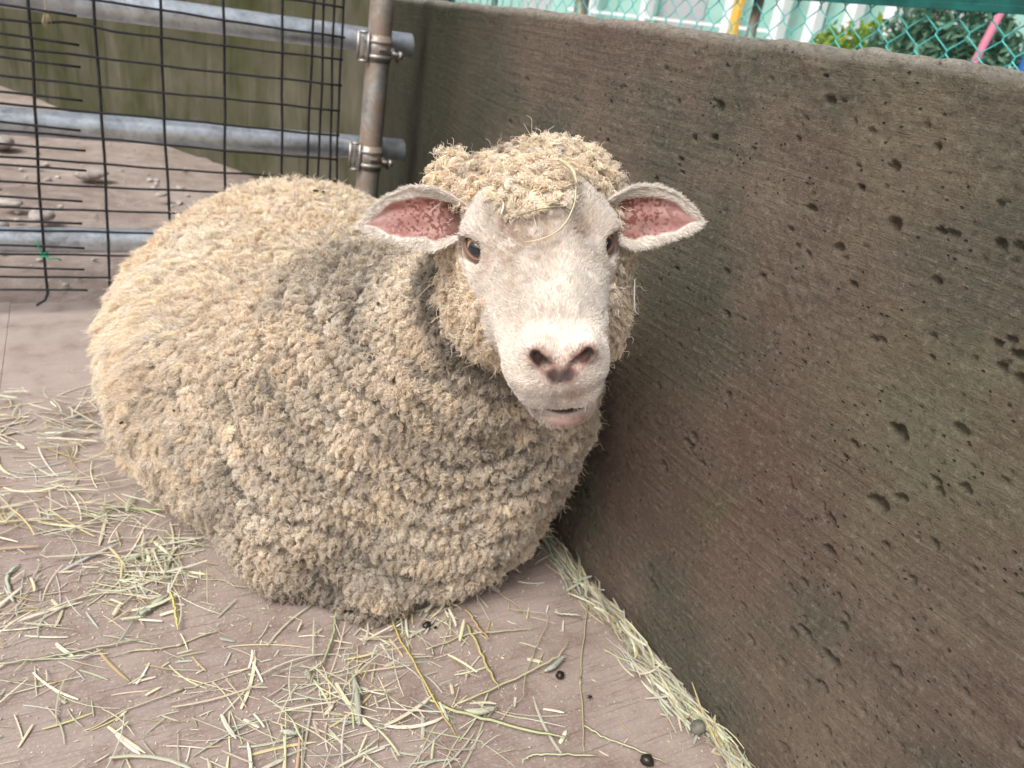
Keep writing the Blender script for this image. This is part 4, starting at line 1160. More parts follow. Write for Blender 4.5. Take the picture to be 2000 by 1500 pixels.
    for q, (xe, ze) in enumerate(st):
        x = np.linspace(-1.3, xe, 24)
        z = ze + 0.010 - 0.010 * (x + 0.15) / 0.2 * (x > -0.15) + 0.002 * np.sin(x * 12 + q * 2.3) - (0.010 * (x <= -0.15))*0
        z = ze + 0.008 * np.clip((xe - x) / 0.2, 0, 1) + 0.003 * np.sin(x * 9 + q * 2.3) * np.clip((xe - x) / 0.3, 0, 1)
        P = np.stack([x, np.full(24, ym - 0.010) + 0.003 * np.sin(x * 8 + q), z], -1)
        wire(P, 0.0029)
    # green twine knotted round the second upright
    gm = mat_simple('green_twine', (0.03, 0.30, 0.17), 0.6, 0, 0.2, 200.0)
    a = np.linspace(0, 4 * np.pi, 40); c0 = np.array([-0.088, ym, 0.158])
    P = c0 + np.stack([0.008 * np.cos(a), 0.009 * np.sin(a), np.linspace(-0.008, 0.008, 40)], -1)
    G = Geo(); G.tube(P, 0.0022, 6)
    G.tube(c0 + np.array([[0, -.008, 0], [-.006, -.012, .012], [-.012, -.010, .030], [-.010, -.008, .042]]), 0.0018, 6)
    G.tube(c0 + np.array([[0, -.008, 0], [.012, -.012, -.008], [.026, -.012, -.006], [.036, -.008, -.012]]), 0.0020, 6)
    tag(G.build('twine', gm), 'bright green twine knotted round a mesh wire low on the gate', 'twine')
    # a wisp of dry grass caught high in the mesh
    G = Geo(); c0 = np.array([-0.03, ym - 0.008, 0.735])
    for q in range(9):
        d = np.array([random.uniform(-.012, .012), random.uniform(-.006, 0), -random.uniform(.010, .045)])
        G.tube(np.array([c0 + [0, 0, .02], c0, c0 + d * .5, c0 + d]), 0.0012, 5, (0.42, 0.36, 0.24))
    tag(G.build('grass_wisp', mat_attr('dry_wisp', 0.8), None, True, True), 'little wisp of dry grass hanging from the top left gate wires', 'dry grass')

def build_background():
    # chain-link fence on the ground beyond the wall
    teal = mat_simple('teal_coated_wire', (0.085, 0.50, 0.47), 0.4, 0.0, 0.15, 30.0)
    tealr = mat_simple('teal_rail_paint', (0.012, 0.115, 0.100), 0.4, 0.0, 0.35, 14.0)
    rustp = mat_galvanised('rusty_green_post', 0.85, (0.16, 0.36, 0.27))
    root = empty('chain_link_fence', (1.8, 2.4, -0.15), 'teal chain-link fence with rusty posts beyond the concrete wall', 'fence')
    bpy.context.view_layer.update(); inv = root.matrix_world.inverted()
    def A(o): o.matrix_parent_inverse = inv; return o
    FX = 1.80; pitch = 0.041
    # one zigzag wire, its mesh shared by all the others
    n = 11; z0, dz = 0.66, 0.039
    pts = []
    for i in range(n):
        s = 1 if i % 2 == 0 else -1
        for dd in (-0.22, 0.22):
            pts.append((0.0026 * (1 if dd * s > 0 else -1), s * (pitch / 2 + 0.002) - s * abs(dd) * pitch * 0.5 * 0.35, z0 + i * dz + dd * dz * 0.55))
    g = Geo().tube(np.array(pts), 0.0017, 6)
    proto = g.build('wire', teal, root); A(proto)
    ny = 94
    for q in range(ny):
        o = proto if q == 0 else proto.copy()
        if q: COL.objects.link(o); o.parent = root; o.matrix_parent_inverse = inv
        o.location = (FX + 0.0015 * math.sin(q * 2.3), 0.55 + q * pitch, (0.039 if q % 2 else 0.0) + 0.001 * math.sin(q * 1.3))
    for (y, r) in ((1.952, 0.0150), (2.936, 0.0290), (3.72, 0.015), (0.60, 0.020)):
        A(Geo().tube(np.array([[FX + 0.035, y, -0.2], [FX + 0.035, y + 0.003, 0.5], [FX + 0.035, y, 1.03]]), r, 14).build('post', rustp, root))
    G = Geo(); G.box((FX - 0.016, 0.4, 1.022), (FX + 0.016, 4.4, 1.048)); G.box((FX - 0.019, 0.4, 1.018), (FX - 0.0165, 4.4, 1.034))
    rl = A(G.build('rail', tealr, root, False)); bevel(rl, 0.003)
    # dark green sheet hung above the rail, with a slack tie rope in front
    sheet = mat_simple('dark_green_tarpaulin', (0.010, 0.036, 0.030), 0.55, 0.0, 0.4, 9.0)
    ny2, nz2 = 60, 16; yy = np.linspace(0.4, 2.35, ny2)[:, None]; z2 = np.linspace(1.052, 1.75, nz2)[None]
    P = np.stack([FX + 0.02 + 0.012 * np.sin(yy * 14 + z2 * 3) + 0.0 * z2, yy + 0 * z2, z2 + 0 * yy], -1)
    P = np.concatenate([P.reshape(-1, 3), P.reshape(-1, 3) + [0.004, 0, 0]])
    i = np.arange(ny2 - 1)[:, None] * nz2; j = np.arange(nz2 - 1)[None]
    q = np.stack([i + j, i + j + 1, i + nz2 + j + 1, i + nz2 + j], -1).reshape(-1, 4); N0 = ny2 * nz2
    tag(np_mesh('tarpaulin', P, [q, q[:, ::-1] + N0], sheet), 'dark green tarpaulin hanging over the teal fence rail', 'tarpaulin')
    G = Geo(); G.tube(np.array([[FX - .03, 1.50, 1.052], [FX - .04, 1.40, 1.066], [FX - .035, 1.31, 1.085], [FX - .035, 1.29, 1.088], [FX - .04, 1.24, 1.072], [FX - .035, 1.215, 1.058]]), 0.0045, 8)
    tag(G.build('tie_rope', teal), 'teal rope sagging in a small peak over the fence rail', 'rope')

    # paved apron and low building beyond the fence
    pav = mat_simple('pale_paving', (0.44, 0.45, 0.43), 0.8, 0, 0.2, 3.0)
    tag(Geo().box((2.3, -4.0, -0.30), (14.0, 14.0, -0.06)).build('paving', pav, None, False), kind='structure')
    white = mat_simple('white_paint', (0.78, 0.79, 0.80), 0.5, 0, 0.06, 4.0)
    pink = mat_simple('pink_paint', (0.72, 0.26, 0.36), 0.6, 0, 0.12, 4.0)
    yel = mat_simple('yellow_paint', (0.72, 0.42, 0.07), 0.6, 0, 0.15, 4.0)
    glass = mat_simple('greenish_panel', (0.34, 0.56, 0.50), 0.35, 0, 0.2, 1.2, 0.5)
    grey = mat_simple('grey_panel', (0.44, 0.46, 0.47), 0.6, 0, 0.15, 2.0)
    r2 = empty('pavilion', (6.2, 6.2, -0.06), 'low pavilion with white posts and pale green wall panels beyond the fence', 'building')
    bpy.context.view_layer.update(); inv2 = r2.matrix_world.inverted()
    def B(o): o.matrix_parent_inverse = inv2; return o
    edges = np.arange(3.2, 14.5, 0.86)
    for q in range(len(edges) - 1):
        o = B(Geo().box((6.3 + 0.004 * (q % 2), edges[q] + 0.012, 0.45), (6.36, edges[q + 1] - 0.012, 3.0)).build('wall_panel', glass if q % 4 != 1 else grey, r2, False)); bevel(o, 0.006)
    B(Geo().box((6.26, 3.1, -0.06), (6.42, 14.6, 0.44)).build('plinth', grey, r2, False))
    for y in (3.98, 4.45, 4.80, 5.20, 5.62, 6.05, 6.75, 8.2, 9.4):
        o = B(Geo().box((6.0, y, -0.06), (6.12, y + 0.11, 2.9)).build('column', white, r2, False)); bevel(o, 0.008)
    B(Geo().box((5.7, 3.0, 2.9), (7.2, 14.7, 3.05)).build('roof', white, r2, False))
    rail = Geo()
    for z in (1.12, 1.42): rail.box((6.02, 6.1, z), (6.05, 10.0, z + 0.03))
    B(rail.build('handrail', white, r2, False))
    def board(name, x, y0, y1, z1, m, lab, cat):
        o = Geo().box((x, y0, -0.06), (x + 0.05, y1, z1)).build(name, m, None, False); bevel(o, 0.006); tag(o, lab, cat)
    board('pink_board', 5.0, 3.615, 3.735, 2.2, pink, 'pink upright board between white posts beyond the fence', 'board')
    board('white_post', 5.02, 3.53, 3.60, 2.2, white, 'white square post touching the right side of the pink board', 'post')
    board('yellow_post', 5.0, 5.53, 5.61, 2.2, yel, 'yellow post behind the rusty fence post', 'post')
    o = Geo().tube(np.array([[4.4, 2.93, -0.06], [4.4, 2.93, 0.9], [4.4, 2.86, 1.3], [4.4, 2.84, 1.7]]), 0.022, 10).build('pink_pipe', pink)
    tag(o, 'bent pink pipe in front of the shrubs at the far right', 'pipe')
    blue = mat_simple('blue_plastic', (0.05, 0.16, 0.45), 0.4, 0, 0.2, 6.0)
    o = Geo().box((4.7, 2.40, -0.06), (5.1, 2.86, 1.16)).build('blue_bin', blue, None, False); bevel(o, 0.04, 3); tag(o, 'blue plastic bin behind the shrub at the far right', 'bin')
    # shrubs
    def shrub(c, R, n, cols, lab, sq=(1, 1, 1)):
        e = empty('shrub', (c[0], c[1], -0.06), lab, 'shrub', 'shrubs beyond the fence')
        bpy.context.view_layer.update(); iv = e.matrix_world.inverted()
        d = nrm(RNG.normal(size=(n, 3))); r = R * (0.35 + 0.65 * RNG.random(n) ** 0.5) * (1 + 0.35 * fbm(d * 1.0 + c[0], 1.8, 3, int(R * 100)))
        C = np.array(c) + d * r[:, None] * np.array(sq)
        C = C[C[:, 2] > -0.02]; n = len(C)
        a = nrm(RNG.normal(size=(n, 3))); b = nrm(np.cross(a, RNG.normal(size=(n, 3)))); s = (0.016 + 0.022 * RNG.random(n))[:, None]
        up = np.cross(a, b) * s * 0.25
        V = np.stack([C - a * s * 1.3, C + b * s * 0.55 + up, C + a * s * 1.3, C - b * s * 0.55 + up], 1).reshape(-1, 3)
        Q = np.arange(n * 4).reshape(-1, 4)
        cc = np.array(cols)[RNG.integers(0, len(cols), n)] * (0.75 + 0.5 * RNG.random((n, 1)))
        o = np_mesh('foliage', V, Q, leafm, e, False, np.repeat(cc, 4, 0)); o.matrix_parent_inverse = iv
        G = Geo()
        for q in range(5):
            p = np.array([c[0] + random.uniform(-.08, .08), c[1] + random.uniform(-.08, .08), -0.08])
            t = np.array(c) + np.array([random.uniform(-.5, .5), random.uniform(-.5, .5), random.uniform(0, .5)]) * R
            G.tube(np.array([p, (p + t) / 2 + [0.03, 0, 0], t]), [0.018, 0.012, 0.005], 6)
        o = G.build('stem', mat_bark, e); o.matrix_parent_inverse = iv
    leafm = mat_attr('leaf', 0.5, 0.4, 0.35); mat_bark = mat_simple('bark', (0.12, 0.085, 0.06), 0.9, 0, 0.3, 30.0)
    shrub((4.9, 4.16, 0.72), 0.48, 3200, [(0.24, 0.34, 0.035), (0.32, 0.42, 0.05), (0.13, 0.24, 0.03)], 'bright yellow-green shrub in front of the white columns', (0.8, 0.85, 1.0))
    shrub((4.7, 3.28, 0.85), 0.62, 5200, [(0.10, 0.22, 0.14), (0.16, 0.30, 0.20), (0.06, 0.14, 0.09)], 'grey-green dense shrub to the right of the pink board', (0.8, 0.62, 1.0))
    shrub((5.3, 2.55, 0.9), 0.75, 4500, [(0.03, 0.08, 0.05), (0.05, 0.11, 0.06)], 'dark shrub at the right edge beyond the fence', (0.8, 0.7, 1.0))
    shrub((5.6, 7.6, 0.6), 0.42, 2200, [(0.07, 0.22, 0.11), (0.10, 0.28, 0.15), (0.05, 0.15, 0.08)], 'round mid green shrub seen through the left part of the fence', (1, 1.2, 1.0))

# ================================================================== HAY, DROPPINGS
HAY_COLS = np.array([(0.64, 0.60, 0.42), (0.57, 0.56, 0.41), (0.72, 0.68, 0.52), (0.50, 0.51, 0.38), (0.58, 0.50, 0.27), (0.70, 0.69, 0.58), (0.45, 0.50, 0.42), (0.48, 0.35, 0.22)])
HAY_W = np.array([.24, .20, .16, .12, .09, .09, .06, .04])

def blade(G, P, w, col, th=0.4, roll=0.0):
    """flattened stalk along polyline P, w = full width"""
    P = np.asarray(P, float); n = len(P)
    T = nrm(np.gradient(P, axis=0))
    S = nrm(np.cross(T, [0, 0, 1.0])); U = np.cross(S, T)
    r = np.broadcast_to(np.asarray(roll, float), (n,))[:, None]
    S2 = S * np.cos(r) + U * np.sin(r); U2 = np.cross(S2, T)
    ww = np.broadcast_to(np.asarray(w, float), (n,))[:, None] * 0.5
    V = np.stack([P + S2 * ww, P + U2 * ww * th, P - S2 * ww, P - U2 * ww * th * 0.4], 1).reshape(-1, 3)
    i = np.arange(n - 1)[:, None] * 4; j = np.arange(4)[None]; k = (j + 1) % 4
    Q = np.stack([i + j, i + 4 + j, i + 4 + k, i + k], -1).reshape(-1, 4)
    Q = np.concatenate([Q, [[0, 1, 2, 3], [4 * n - 1, 4 * n - 2, 4 * n - 3, 4 * n - 4]]])
    G.add(V, Q, (), col)

def spline(P, n):
    P = np.asarray(P, float); t = np.linspace(0, len(P) - 1, n)
    P2 = np.concatenate([[2 * P[0] - P[1]], P, [2 * P[-1] - P[-2]]])
    i = np.minimum(t.astype(int), len(P) - 2); f = (t - i)[:, None]
    a, b, c, d = P2[i], P2[i + 1], P2[i + 2], P2[i + 3]
    return 0.5 * (2 * b + (c - a) * f + (2 * a - 5 * b + 4 * c - d) * f ** 2 + (3 * b - 3 * c + d - a) * f ** 3)

def hay_colour():
    c = HAY_COLS[RNG.choice(len(HAY_COLS), p=HAY_W / HAY_W.sum())]
    return np.clip(c * (0.82 + 0.34 * RNG.random()) * (1 + 0.04 * RNG.normal(size=3)), 0.02, 0.9)

def scatter(G, n, cx, cy, sx, sy, ang, spread, lmin, lmax, pile=0.010, xmax=0.722):
    c = 0; tries = 0
    while c < n and tries < n * 6:
        tries += 1
        x, y = RNG.normal(cx, sx), RNG.normal(cy, sy)
        l = lmin + (lmax - lmin) * RNG.random() ** 1.8
        a = RNG.normal(ang, spread); k = RNG.normal(0, 0.5) * l / 0.1 * 0.9
        m = 6; s = np.linspace(-0.5, 0.5, m); th = a + k * s
        dx = np.cumsum(np.cos(th)) * l / m; dy = np.cumsum(np.sin(th)) * l / m
        X = x + dx - dx.mean(); Y = y + dy - dy.mean()
        if X.max() > xmax or Y.min() < -0.2: continue
        h = 0.0022 + pile * RNG.random() ** 2
        Z = h + np.linspace(-1, 1, m) * RNG.normal(0, 0.35) * h * 0.8
        Z = np.maximum(Z, 0.0018)
        u = RNG.random()
        w = 0.0011 + 0.0010 * RNG.random() if u < 0.48 else (0.0020 + 0.0016 * RNG.random() if u < 0.90 else 0.0038 + 0.0026 * RNG.random())
        w *= 0.9
        prof = np.array([.75, 1, 1, 1, .95, .6 if u < 0.9 else 0.25])
        blade(G, np.stack([X, Y, Z], -1), w * prof, hay_colour(), 0.55 if u < 0.48 else 0.22, RNG.normal(0, 0.35))
        c += 1

STALKS = {
    'vertical': [[0.695, 0.793], [0.616, 0.687], [0.571, 0.62], [0.52, 0.53]],
    'thickR': [[0.544, 0.569], [0.564, 0.541], [0.586, 0.518], [0.62, 0.478]],
    'diag': [[0.397, 0.661], [0.467, 0.672], [0.526, 0.68], [0.571, 0.69], [0.61, 0.714]],
    'yellow': [[0.368, 0.864], [0.363, 0.803], [0.366, 0.764], [0.368, 0.68], [0.371, 0.617]],
    'long': [[-0.048, 0.787], [-0.011, 0.798], [0.05, 0.81], [0.101, 0.815], [0.155, 0.821]],
    'wideY': [[0.473, 0.802], [0.467, 0.734], [0.463, 0.667]],
    'bent': [[0.551, 0.806], [0.577, 0.791], [0.603, 0.772], [0.561, 0.728], [0.504, 0.669], [0.487, 0.641], [0.452, 0.628]],
    'white': [[0.616, 0.774], [0.63, 0.766], [0.656, 0.752]],
    'short': [[0.653, 0.683], [0.671, 0.656], [0.692, 0.628]],
    'mid': [[0.392, 0.771], [0.454, 0.779], [0.503, 0.771], [0.576, 0.758]],
    'green': [[0.296, 0.9], [0.281, 0.853], [0.264, 0.821], [0.241, 0.786]],
    'left': [[-0.012, 1.257], [0.022, 1.244], [0.061, 1.23], [0.092, 1.216]],
    'l2': [[0.008, 0.905], [0.046, 0.895], [0.086, 0.899], [0.13, 0.908]],
    'l3': [[-0.141, 0.931], [-0.089, 0.925], [-0.035, 0.924], [0.033, 0.918]],
    'leaf': [[0.029, 0.969], [0.047, 0.983], [0.07, 1.001]],
    'yel2': [[0.073, 1.007], [0.074, 0.957], [0.074, 0.917]],
    'near': [[0.119, 1.027], [0.152, 1.013], [0.163, 0.993], [0.194, 0.985], [0.21, 0.99]],
    'bot': [[0.536, 0.524], [0.463, 0.553], [0.44, 0.553]],
    'bot2': [[0.359, 0.688], [0.395, 0.647], [0.451, 0.604], [0.512, 0.557]],
    'ornge': [[0.483, 0.828], [0.486, 0.783], [0.49, 0.753]],
    'lf1': [[-0.131, 1.054], [-0.14, 1.115], [-0.124, 1.141]],
    'head1': [[0.281, 0.762], [0.273, 0.719], [0.263, 0.675]],
    'head2': [[0.4, 0.649], [0.419, 0.64], [0.442, 0.637]],
    'head3': [[0.223, 0.789], [0.223, 0.769]],
    'head4': [[0.168, 0.701], [0.188, 0.69]],
    'head5': [[0.541, 0.673], [0.559, 0.677], [0.583, 0.687]],
    'head6': [[0.547, 0.871], [0.553, 0.85]],
    'st6': [[0.553, 0.85], [0.565, 0.821], [0.574, 0.785]],
}

def seed_head(name, P, r, lab, cat, col=(0.46, 0.47, 0.38), z=0.007):
    P = np.array([[x, y, z + 0.001 * i] for i, (x, y) in enumerate(P)]); Q = spline(P, 16)
    prof = r * np.sin(np.linspace(0.22, np.pi - 0.12, 16)) ** 0.6
    G = Geo(); G.tube(Q, prof * 0.75, 9, np.array(col) * 0.9)
    # husks packed round the spike
    T = nrm(np.gradient(Q, axis=0))
    for k in range(170):
        t = RNG.random() * 14.9; i = int(t); c = Q[i] + (Q[i + 1] - Q[i]) * (t - i); R = prof[i]
        a = nrm(np.cross(T[i], RNG.normal(size=3)))
        d = nrm(a * 0.7 + T[i] * 0.8); L = 0.0032
        s = nrm(np.cross(d, a)) * 0.0008
        p = c + a * R * 0.62
        V = np.array([p - s, p + s, p + d * L + s * 0.2, p + d * L * 0.5 + a * 0.0006])
        G.add(V, (), [[0, 1, 2], [1, 3, 2], [0, 2, 3]], np.array(col) * (0.75 + 0.5 * RNG.random()))
    tag(G.build(name, HAYM, None, True, True), lab, cat, 'seed heads of grass in the hay')

def build_hay():
    global HAYM
    HAYM = mat_attr('hay_stem', 0.55, 0.35, 0.12)
    R_IMG = math.atan2(-0.458, 0.878)                            # along the picture's horizontal
    G = Geo()
    for a in ((230, -0.24, 1.62, 0.14, 0.09), (70, -0.03, 1.55, 0.06, 0.07), (150, -0.18, 1.29, 0.13, 0.05), (40, -0.06, 1.42, 0.09, 0.06), (55, -0.02, 1.23, 0.07, 0.035)):
        scatter(G, a[0], a[1], a[2], a[3], a[4], R_IMG, 0.75, 0.03, 0.16, 0.022)
    scatter(G, 200, 0.055, 1.075, 0.05, 0.055, R_IMG, 1.0, 0.02, 0.12, 0.012)
    scatter(G, 130, -0.13, 1.04, 0.09, 0.05, R_IMG + 0.2, 0.8, 0.02, 0.13, 0.010)
    scatter(G, 60, -0.10, 0.92, 0.10, 0.05, R_IMG + 0.2, 0.8, 0.02, 0.12, 0.006)
    scatter(G, 120, 0.285, 0.715, 0.065, 0.055, 1.2, 1.2, 0.025, 0.13, 0.014)
    scatter(G, 80, 0.16, 0.72, 0.09, 0.07, R_IMG + 0.2, 0.9, 0.03, 0.15, 0.008)
    scatter(G, 70, 0.33, 0.60, 0.10, 0.05, R_IMG + 0.9, 1.0, 0.03, 0.14, 0.008)
    scatter(G, 80, 0.38, 0.815, 0.06, 0.035, 1.2, 0.9, 0.02, 0.09, 0.010)
    scatter(G, 60, 0.05, 0.78, 0.12, 0.07, R_IMG, 0.9, 0.02, 0.10, 0.005)
    scatter(G, 60, 0.25, 0.85, 0.16, 0.10, 0.6, 1.4, 0.012, 0.06, 0.003)
    scatter(G, 30, 0.55, 0.68, 0.08, 0.11, 0.8, 1.4, 0.012, 0.06, 0.002)
    scatter(G, 160, -0.75, 1.45, 0.25, 0.25, R_IMG, 0.8, 0.03, 0.15, 0.015)
    scatter(G, 90, -0.2, 0.55, 0.25, 0.20, R_IMG, 1.0, 0.03, 0.14, 0.008)
    tag(G.build('loose_hay', HAYM, None, False, True), kind='stuff')
    # the ridge of hay swept against the foot of the wall
    G = Geo()
    for q in range(520):
        y = 0.36 + 0.72 * RNG.random(); wv = 0.014 + 0.007 * math.sin(y * 23) + 0.006 * math.sin(y * 61)
        x = 0.712 - abs(RNG.normal(0, wv)); top = max(0.0, 0.026 * (1 - (0.720 - x) / 0.06))
        l = 0.03 + 0.10 * RNG.random() ** 1.5; a = math.pi / 2 + RNG.normal(0, 0.30)
        if RNG.random() < 0.10: a += RNG.normal(0, 0.9)
        m = 6; s = np.linspace(-0.5, 0.5, m); th = a + RNG.normal(0, 0.45) * s
        dx = np.cumsum(np.cos(th)) * l / m; dy = np.cumsum(np.sin(th)) * l / m
        X = np.minimum(x + dx - dx.mean(), 0.7235 - 0.002 * RNG.random()); Y = y + dy - dy.mean()
        Z = 0.002 + top * RNG.random() + np.linspace(-1, 1, m) * RNG.normal(0, 0.003)
        u = RNG.random(); w = 0.0012 + 0.0010 * RNG.random() if u < 0.55 else 0.0022 + 0.0022 * RNG.random()
        blade(G, np.stack([X, Y, np.maximum(Z, 0.0015)], -1), w * np.array([.7, 1, 1, 1, .9, .4]), hay_colour() * 0.92, 0.3, RNG.normal(0, 0.6))
    tag(G.build('swept_hay', HAYM, None, False, True), kind='stuff')
    # chaff and broken bits
    G = Geo()
    cl = [(0.05, 1.06, 0.09, 0.07, 900), (-0.1, 1.0, 0.14, 0.10, 500), (0.25, 0.72, 0.16, 0.10, 700), (-0.1, 1.4, 0.15, 0.2, 350), (0.42, 0.72, 0.14, 0.12, 350), (0.1, 0.85, 0.2, 0.12, 450), (0.69, 0.7, 0.025, 0.2, 350)]
    for cx, cy, sx, sy, n in cl:
        x = RNG.normal(cx, sx, n); y = RNG.normal(cy, sy, n); ok = (x < 0.722); x, y = x[ok], y[ok]; n = len(x)
        a = RNG.random(n) * 6.283; l = (0.0008 + 0.0045 * RNG.random(n) ** 3); w = 0.0004 + 0.0007 * RNG.random(n)
        u = np.stack([np.cos(a), np.sin(a), 0.25 * RNG.normal(size=n)], -1); v = np.stack([-np.sin(a), np.cos(a), 0.3 * RNG.normal(size=n)], -1)
        c = np.stack([x, y, 0.0012 + 0.0012 * RNG.random(n)], -1)
        V = np.stack([c - u * l[:, None], c + v * w[:, None], c + u * l[:, None], c - v * w[:, None]], 1).reshape(-1, 3)
        col = HAY_COLS[RNG.integers(0, 6, n)] * (0.7 + 0.5 * RNG.random((n, 1)))
        V[:, 2] = np.maximum(V[:, 2], 0.0006)
        Q = np.arange(4 * n).reshape(-1, 4)
        G.add(V, Q, (), (1, 1, 1)); G.C[-1] = np.repeat(col, 4, 0)
    tag(G.build('chaff', HAYM, None, False, True), kind='stuff')

    S = [('vertical', 0.0024, (0.52, 0.48, 0.28), 'long thin stalk lying straight away from the camera right of centre'),
         ('thickR', 0.0046, (0.56, 0.55, 0.36), 'thick pale stalk at the bottom right pointing to the wall'),
         ('diag', 0.0034, (0.62, 0.58, 0.36), 'long straight stalk running up towards the wall from the front seed head'),
         ('yellow', 0.0036, (0.60, 0.48, 0.16), 'long golden yellow stalk running forward from under the sheep’s chest'),
         ('long', 0.0022, (0.64, 0.60, 0.40), 'very long thin stalk crossing bare floor at the lower left'),
         ('wideY', 0.0050, (0.52, 0.46, 0.22), 'broad yellow-brown blade in front of the chest'),
         ('bent', 0.0015, (0.55, 0.50, 0.33), 'thin sharply bent stem on the bare floor between sheep and wall'),
         ('white', 0.0055, (0.70, 0.70, 0.58), 'short broad whitish piece of straw near the wall'),
         ('short', 0.0034, (0.55, 0.53, 0.35), 'short stalk lying alone close to the hay ridge by the wall'),
         ('mid', 0.0028, (0.58, 0.57, 0.36), 'pale stalk curving across in front of the chest'),
         ('green', 0.0042, (0.43, 0.48, 0.27), 'greenish blade sticking out from under the folded leg'),
         ('left', 0.0052, (0.50, 0.55, 0.30), 'wide green-yellow blade touching the haunch at the left'),
         ('l2', 0.0028, (0.60, 0.57, 0.37), 'thin curved stalk left of centre below the haunch hay'),
         ('l3', 0.0040, (0.55, 0.56, 0.38), 'long stalk entering from the left edge low in the picture'),
         ('leaf', 0.0100, (0.47, 0.50, 0.38), 'broad grey-green leaf in the hay heap beside the belly'),
         ('yel2', 0.0042, (0.62, 0.56, 0.20), 'yellow stalk crossing the broad leaf beside the belly'),
         ('near', 0.0030, (0.62, 0.60, 0.38), 'kinked pale stalk just below the sheep’s elbow'),
         ('bot', 0.0040, (0.62, 0.61, 0.40), 'pale stalk lying level along the bottom edge'),
         ('bot2', 0.0060, (0.50, 0.52, 0.30), 'broad flat blade with a browned tip beside the front seed head'),
         ('ornge', 0.0055, (0.50, 0.36, 0.20), 'brown-orange blade at the front of the chest'),
         ('lf1', 0.0060, (0.50, 0.55, 0.44), 'bluish green leaf standing on edge at the left'),
         ('st6', 0.0016, (0.55, 0.50, 0.30), 'thin stem of the small seed head next to the chest')]
    for q, (key, w, col, lab) in enumerate(S):
        P = np.array(STALKS[key]); z = 0.004 + 0.0022 * (q % 4)
        P = np.stack([P[:, 0], P[:, 1], np.full(len(P), z)], -1)
        G = Geo(); C = spline(P, 18); C[:, 2] += 0.0012 * np.sin(np.linspace(0, 9, 18) + q)
        C[:, :2] += 0.0008 * RNG.normal(size=(18, 2))
        prof = np.ones(18); prof[-4:] = [.9, .75, .55, .3]; prof[0] = 0.8
        cols = np.array(col)
        blade(G, C, w * prof, cols, 0.55 if w < 0.003 else 0.22, 0.25 * math.sin(q * 2.1))
        if w < 0.003 and len(P) > 3:                              # a node on the stem
            i = 9; G.tube(np.array([C[i], C[i + 1]]), w * 0.75, 6, cols * 0.8)
        tag(G.build('hay_stalk', HAYM, None, True, True), lab, 'hay stalk', 'long hay stalks picked out on the floor')
    seed_head('seed_head', STALKS['head1'], 0.0062, 'large grey-green seed head lying upright in the front hay heap', 'seed head')
    seed_head('seed_head', STALKS['head2'], 0.0066, 'pale fat seed head at the end of the broad flat blade', 'seed head', (0.58, 0.57, 0.44))
    seed_head('seed_head', STALKS['head3'], 0.0048, 'small seed head alone on bare floor below the folded leg', 'seed head', (0.56, 0.52, 0.42))
    seed_head('seed_head', STALKS['head4'], 0.0056, 'short seed head near the bottom edge left of the front heap', 'seed head', (0.55, 0.56, 0.46))
    seed_head('seed_head', STALKS['head5'], 0.0058, 'seed head beside the round dropping on bare floor', 'seed head', (0.50, 0.50, 0.43))
    seed_head('seed_head', STALKS['head6'], 0.0046, 'tiny seed head touching the fleece right of the chest', 'seed head', (0.55, 0.52, 0.44))
    dm = mat_simple('dung', (0.020, 0.015, 0.012), 0.32, 0, 0.4, 120.0)
    for q, (x, y, r, lab) in enumerate([(0.4137, 0.8175, 0.0065, 'shiny black dropping in front of the sheep’s chest'), (0.560, 0.660, 0.0065, 'round black dropping beside a seed head on bare floor'),
                                        (0.594, 0.492, 0.0085, 'black dropping at the bottom edge under the thick stalk'), (0.694, 0.507, 0.0110, 'largest dropping, dull grey, lodged in the hay by the wall'),
                                        (0.590, 0.893, 0.0050, 'small dropping right beside the fleece near the wall'), (0.627, 0.947, 0.0055, 'dropping half hidden under the fleece next to the wall')]):
        V, Q = blob_geo((0, 0, 0), r, 60 + q, 14, 10, (1.1, 1.0, 0.9))
        o = np_mesh('dropping', V, Q, dm if q != 3 else mat_simple('dry_dung', (0.13, 0.12, 0.10), 0.7, 0, 0.4, 90.0)); o.location = (x, y, r * 0.82); o.rotation_euler = (0.2 * q, 0.1, q)
        tag(o, lab, 'dropping', 'droppings on the floor')
    for q, (x, y, lab) in enumerate([(0.582, 0.612, 'dead black fly on bare floor near the bottom right'), (0.425, 0.812, 'black crumb behind the dropping at the chest')]):
        V, Q = blob_geo((0, 0, 0), 0.0026, 80 + q, 8, 6, (1.5, 0.8, 0.7)); G = Geo().add(V, Q)
        for s in range(6): G.tube(np.array([[0, 0, 0], [0.003 * math.cos(s * 1.05), 0.004 * math.sin(s * 1.05), 0.001], [0.005 * math.cos(s * 1.05), 0.006 * math.sin(s * 1.05), -0.002]]), 0.0003, 4)
        o = G.build('insect', dm); o.location = (x, y, 0.0026); tag(o, lab, 'insect')

